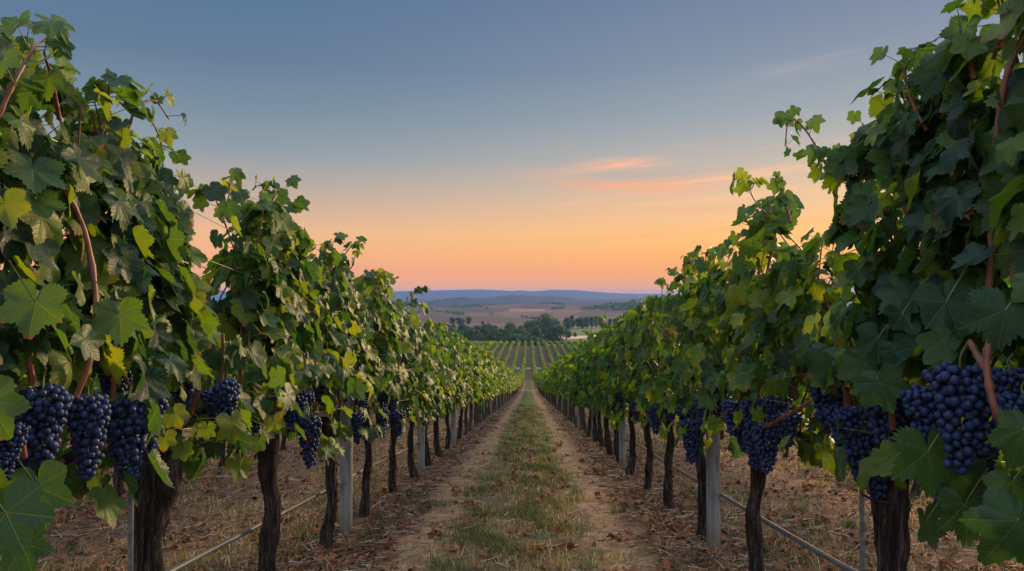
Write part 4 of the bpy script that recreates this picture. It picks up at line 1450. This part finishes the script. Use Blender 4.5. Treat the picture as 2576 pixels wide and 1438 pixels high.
# crumpled larger ones lying on the path
for q in range(85):
    x0 = rng.normal(0, 0.5)
    y0 = rng.uniform(4.2, 13)
    k = random.randint(2, 5)
    P = np.array([[x0 + rng.normal(0, 0.04), y0 + rng.normal(0, 0.04), 0] for _ in range(k)])
    P[:, 2] = zg(P[:, 0], P[:, 1]) + rng.uniform(0.012, 0.04, k)
    add_leaves(lm, DRYT, P, rng.normal(0, 0.7, (k, 3)) + [0, 0, 1], rng.normal(0, 1, (k, 3)), rng.uniform(0.03, 0.055, k), rng.uniform(0.3, 0.85, k))
tag(lm.build("fallen_leaves", M_DRY), "curled reddish brown dead vine leaves littering the ground", "leaf litter", None, "stuff")
# prunings and dry stalks
tm = MB()
X, Y = scatter(60000, 4.0, 32, 9)
ln = lanes(X)
keep = rng.random(len(X)) < np.where(ln > 0.84, 1.0, np.where(np.abs(X) < 1.3, 0.12, 0.45))
X, Y = X[keep], Y[keep]
n = len(X)
A = np.stack([X, Y, zg(X, Y) + rng.uniform(0.002, 0.02, n)], 1)
an = rng.random(n) * 6.28
L = rng.uniform(0.02, 0.10, n) * np.where(rng.random(n) < 0.06, 2.2, 1)
d = np.stack([np.cos(an) * L, np.sin(an) * L, rng.normal(0, 0.12, n) * L], 1)
B = A + d
B[:, 2] = np.maximum(B[:, 2], zg(B[:, 0], B[:, 1]) + 0.003)
Cc = B + np.stack([np.cos(an + rng.normal(0, 0.6, n)) * L * 0.6, np.sin(an + rng.normal(0, 0.6, n)) * L * 0.6, rng.uniform(0, 0.1, n) * L], 1)
ti = rng.beta(1.1, 1.3, n)
rr = rng.uniform(0.0014, 0.0052, n) * (0.7 + Y / 16)
thin(tm, A, B, rr, ti)
thin(tm, B, Cc, rr * 0.7, ti)
tag(tm.build("dry_twigs", M_TWIG), "pale and dark dry twigs scattered under the rows", "twigs", None, "stuff")


# ------------------------------------------------------------------ valley trees
def tree_mesh(seed, H, Wd, trunk_h, n=3600, pointed=0.0, q=0.34):
    r_ = np.random.default_rng(seed)
    nb = 22
    C = []
    for i in range(nb):
        t = r_.random()
        prof_w = math.sin(math.pi * (0.12 + 0.82 * t)) ** (0.6 + pointed) * (1 - pointed * 0.45 * t)
        a = r_.random() * 6.28
        rr = Wd * 0.33 * prof_w * math.sqrt(r_.random())
        C.append([rr * math.cos(a), rr * math.sin(a), trunk_h + (H - trunk_h) * (0.1 + 0.78 * t), (0.15 + 0.12 * r_.random()) * Wd * (0.55 + 0.45 * prof_w)])
    C = np.array(C)
    k = r_.integers(0, nb, n)
    d = nrmz(r_.normal(0, 1, (n, 3)))
    P = C[k, :3] + d * C[k, 3:4] * r_.uniform(0.72, 1.05, (n, 1)) * [1, 1, 0.85]
    P[:, 2] = np.maximum(P[:, 2], 0.3)
    mb = MB()
    clump = r_.normal(0, 0.16, nb)
    old = globals()["rng"]
    globals()["rng"] = r_
    add_leaves(mb, TP, P, d + r_.normal(0, 0.5, (n, 3)), r_.normal(0, 1, (n, 3)), r_.uniform(0.6, 1.2, n) * q, np.clip(r_.beta(2, 2.4, n) * 0.7 + clump[k] + 0.1, 0, 1))
    globals()["rng"] = old
    tk = MB()
    tube(tk, [[0, 0, -0.5], [0.05, 0, trunk_h], [0, 0.1, H * 0.6]], [0.35, 0.25, 0.12], 7)
    for s in range(4):
        a = s * 1.6
        tube(tk, [[0, 0, trunk_h], [math.cos(a) * Wd * 0.2, math.sin(a) * Wd * 0.2, H * 0.55]], [0.15, 0.06], 5)
    return mb.mesh("crown"), tk.mesh("trunk")


TM = {}
for key, a in {"round": (1, 12, 11, 1.5), "broad": (2, 11, 14, 1.2), "tall": (3, 15, 9, 1.5, 3600, 0.6), "dark": (4, 13, 13, 1.5), "bush": (5, 5, 8, 0.3), "poplar": (6, 14, 6, 1.0, 2600, 0.3),
               "oak": (7, 13, 12, 2.0), "grove": (8, 10, 9, 0.8)}.items():
    c, k = tree_mesh(*a)
    c.materials.append(M_TREE)
    k.materials.append(M_BARKF)
    TM[key] = (c, k, a[1], a[2])


def tree(kind, X, Y, H, label, group, name="deciduous_tree", wf=1.0):
    root = empty(name, (X, Y, float(zg(X, Y)) - 0.2), random.random() * 6)
    s = H / TM[kind][2]
    root.scale = (s * wf, s * wf, s)
    for nm, me in (("crown", TM[kind][0]), ("trunk", TM[kind][1])):
        o = bpy.data.objects.new(nm, me)
        COL.objects.link(o)
        o.parent = root
    tag(root, label, "tree" if H > 5 else "bush", group)


def zx2X(zx, Y):
    return (zx - 1464) / 5958 * Y


def ztop(zy, Y):
    return -(zy - 236.8) / 5958 * Y


def vtree(kind, zx, zy, Y, label, group="trees of the valley", wf=1.0, name="deciduous_tree"):
    X = zx2X(zx, Y)
    H = max(2.0, ztop(zy, Y) - float(zg(X, Y)))
    tree(kind, X, Y, H, label, group, name, wf)


vtree("dark", 1322, 446, 455, "dark broad tree just above the vineyard crest, beside a small house", wf=0.9)
vtree("round", 1382, 486, 430, "low round green tree between the dark broad tree and the small house", wf=1.05)
vtree("tall", 1532, 460, 400, "pointed mid-green tree standing alone before the valley wood", wf=1.1)
vtree("dark", 1462, 430, 500, "tall dark tree behind the small house", wf=0.95)
vtree("oak", 1518, 425, 530, "dark tree between the pointed tree and the largest crown")
vtree("broad", 1610, 378, 560, "largest and highest tree crown of the valley wood", wf=1.0)
vtree("broad", 1655, 420, 545, "wide tree on the low flank of the largest crown", wf=0.8)
vtree("round", 1692, 455, 470, "rounded tree at the open end of the wood by the green field", wf=1.15)
vtree("oak", 1400, 470, 520, "small dark crown peeping behind the low round tree", wf=0.7)
vtree("bush", 1350, 545, 395, "low bush at the crest below the dark broad tree", wf=1.3, name="bush")
vtree("bush", 1420, 548, 400, "low wide bush in front of the small house", wf=1.4, name="bush")
vtree("bush", 1480, 556, 395, "small bush touching the foot of the pointed tree", wf=1.1, name="bush")
vtree("bush", 1782, 512, 600, "round bush beside the pale farm road", name="bush", wf=0.7)
vtree("bush", 1835, 525, 620, "tiny bush alone by the pale farm road", name="bush", wf=0.6)
vtree("bush", 1962, 508, 640, "lone round bush on the green field edge", name="bush", wf=0.8)
for q, (zx, zy, Y, k) in enumerate([(1812, 388, 800, "oak"), (1858, 405, 820, "round"), (1890, 402, 830, "broad"), (1930, 395, 810, "round"), (1968, 400, 840, "oak"), (2005, 392, 830, "tall"), (2050, 405, 850, "broad"),
                                    (2120, 410, 860, "round"), (2158, 412, 870, "oak"), (1775, 405, 790, "broad")]):
    vtree(k, zx, zy, Y, "dark tree in the line of trees beyond the green field", "tree line beyond the green field", 0.8)
for q in range(34):
    zx = 690 + q * 17.5 + random.uniform(-8, 8)
    Y = random.choice((430, 470, 520, 570)) + random.uniform(-15, 15)
    zy = 455 + 0.0 * q + (35 if Y < 450 else 15 if Y < 500 else 0) + random.uniform(-8, 20) + (max(0, zx - 1150) * 0.35)
    vtree(random.choice(("grove", "poplar", "round", "grove", "oak")), zx, zy, Y, "bluish green tree in the crowded wood just over the vineyard crest", "wood over the vineyard crest", 0.9)
for q, (zx, zy, lab) in enumerate([(845, 402, "small tree on the tan field, first of a short group"), (897, 402, "taller of two touching trees on the tan field"), (925, 416, "lower of two touching trees on the tan field"),
                                   (980, 398, "round dark tree alone on the tan slope"), (1095, 436, "tiny dark bush on the tan field edge")]):
    vtree("round" if q != 2 else "broad", zx, zy, 900, lab, "field trees", 1.0)
# hedges and copses further off, past counting
hm = MB()
P = []
for (x0, x1, zy0, zy1, Y, nn) in [(690, 780, 352, 362, 1500, 90), (800, 850, 362, 372, 1450, 60), (855, 935, 360, 376, 1420, 110), (600, 690, 345, 352, 1800, 50), (1060, 1090, 318, 352, 1900, 40), (1120, 1135, 332, 350, 1750, 16),
                                  (960, 1080, 305, 322, 2300, 120), (1090, 1290, 310, 320, 2600, 160), (1300, 1560, 318, 338, 2500, 260), (1560, 1760, 340, 360, 2150, 260), (1650, 1750, 348, 368, 1900, 140),
                                  (1150, 1175, 350, 372, 1500, 22), (840, 890, 318, 330, 2500, 40), (530, 700, 300, 312, 2900, 200), (700, 1000, 288, 306, 3300, 340), (1400, 1560, 375, 400, 1250, 50), (2080, 2200, 420, 436, 880, 110)]:
    xs = rng.uniform(x0, x1, nn)
    X = (xs - 1464) / 5958 * Y
    Yv = Y + rng.uniform(-25, 25, nn)
    zb = zg(X, Yv)
    hmax = max(4.0, (zy1 - zy0) / 5958 * Y)
    P.append(np.stack([X, Yv, zb + rng.random(nn) * hmax * (0.6 + 0.4 * np.sin(xs * 0.3))], 1))
# wood on the knoll
nn = 5200
X = rng.normal(262, 78, nn)
Yv = rng.normal(1720, 110, nn)
keep = ((X - 262) / 150) ** 2 + ((Yv - 1730) / 200) ** 2 < 1
X, Yv = X[keep], Yv[keep]
P.append(np.stack([X, Yv, zg(X, Yv) + rng.random(len(X)) * 9], 1))
P = np.concatenate(P)
n = len(P)
add_leaves(hm, TP, P, rng.normal(0, 0.6, (n, 3)) + [0, -0.4, 0.6], rng.normal(0, 1, (n, 3)), rng.uniform(1.5, 3.4, n), rng.beta(1.6, 3, n))
tag(hm.build("distant_woods", M_TREE), "dark hedges and woods scattered over the far fields", "woods", None, "stuff")

# ------------------------------------------------------------------ farmhouse in the trees
M_WALL = m_simple("pink_render", (0.42, 0.27, 0.21), (0.50, 0.33, 0.26), 1.0, 0.9, 0.1)
M_ROOF = m_simple("clay_tile", (0.25, 0.11, 0.075), (0.33, 0.16, 0.11), 2.0, 0.9, 0.2)
M_GLASS = m_simple("dark_window", (0.02, 0.02, 0.03), (0.03, 0.03, 0.04), 1.0, 0.2, 0.0)


def house(X, Y, wx, wy, h, label):
    root = empty("farmhouse", (X, Y, float(zg(X, Y))), R(20))
    mb = MB()
    a, b = wx / 2, wy / 2
    V = [[-a, -b, -1], [a, -b, -1], [a, b, -1], [-a, b, -1], [-a, -b, h], [a, -b, h], [a, b, h], [-a, b, h], [-a, 0, h + b * 0.55], [a, 0, h + b * 0.55]]
    mb.add(V, [[0, 1, 5, 4], [1, 2, 6, 5], [2, 3, 7, 6], [3, 0, 4, 7]])
    mb.add(V, [[4, 7, 8], [6, 5, 9]])
    mb.build("wall", M_WALL, root, False)
    mb = MB()
    for s in (-1, 1):
        e = 0.5
        p = np.array([[-a - e, s * (b + e), h - 0.25], [a + e, s * (b + e), h - 0.25], [a + e, 0, h + b * 0.55 + 0.06], [-a - e, 0, h + b * 0.55 + 0.06]])
        q = p + [0, 0, 0.18]
        mb.add(np.concatenate([p, q]), [[0, 1, 2, 3], [4, 7, 6, 5], [0, 4, 5, 1], [1, 5, 6, 2], [2, 6, 7, 3], [3, 7, 4, 0]])
    rf = mb.build("roof", M_ROOF, root, False)
    mb = MB()
    c = np.array([[x, y, z] for z in (0, 1.5) for x, y in ((-.35, -.35), (.35, -.35), (.35, .35), (-.35, .35))]) + [a * 0.4, b * 0.2, h + b * 0.35]
    mb.add(c, [[0, 1, 5, 4], [1, 2, 6, 5], [2, 3, 7, 6], [3, 0, 4, 7], [4, 5, 6, 7]])
    mb.build("chimney", M_WALL, rf, False)
    for wx_ in np.linspace(-a * 0.6, a * 0.6, 3):
        for z in ((1.0, h - 1.9) if h > 4 else (1.0,)):
            mb = MB()
            c = np.array([[x, y, z2] for z2 in (z, z + 1.2) for x, y in ((-.45, -.04), (.45, -.04), (.45, .05), (-.45, .05))]) + [wx_, -b, 0]
            mb.add(c, [[0, 1, 5, 4], [1, 2, 6, 5], [2, 3, 7, 6], [3, 0, 4, 7], [4, 5, 6, 7]])
            mb.build("window", M_GLASS, root, False)
    tag(root, label, "house")


house(zx2X(1452, 462), 462, 9, 7, 6.3, "small pinkish farmhouse half hidden among the valley trees")
house(zx2X(1345, 480), 480, 7, 5, 4.5, "lower farm building with one roof end showing between dark trees")

# ------------------------------------------------------------------ haze over the land
HZ = 8.5e-5
m, t = mat("evening_haze")
pv = t.n("ShaderNodeVolumePrincipled")
pv.inputs["Color"].default_value = (0.27, 0.47, 1.0, 1)
pv.inputs["Density"].default_value = HZ
pv.inputs["Anisotropy"].default_value = 0.0
o_ = t.n("ShaderNodeOutputMaterial")
t.nt.links.new(pv.outputs[0], o_.inputs[1])
mb = MB()
x_, y0_, y1_, z0_, z1_ = 16500, -75, 11900, -46, 90
V = [[x, y, z] for z in (z0_, z1_) for x, y in ((-x_, y0_), (x_, y0_), (x_, y1_), (-x_, y1_))]
mb.add(V, [[3, 2, 1, 0], [4, 5, 6, 7], [0, 1, 5, 4], [1, 2, 6, 5], [2, 3, 7, 6], [3, 0, 4, 7]])
tag(mb.build("haze", m, None, False), "thin blue evening haze over the valley and hills", "haze", None, "stuff")
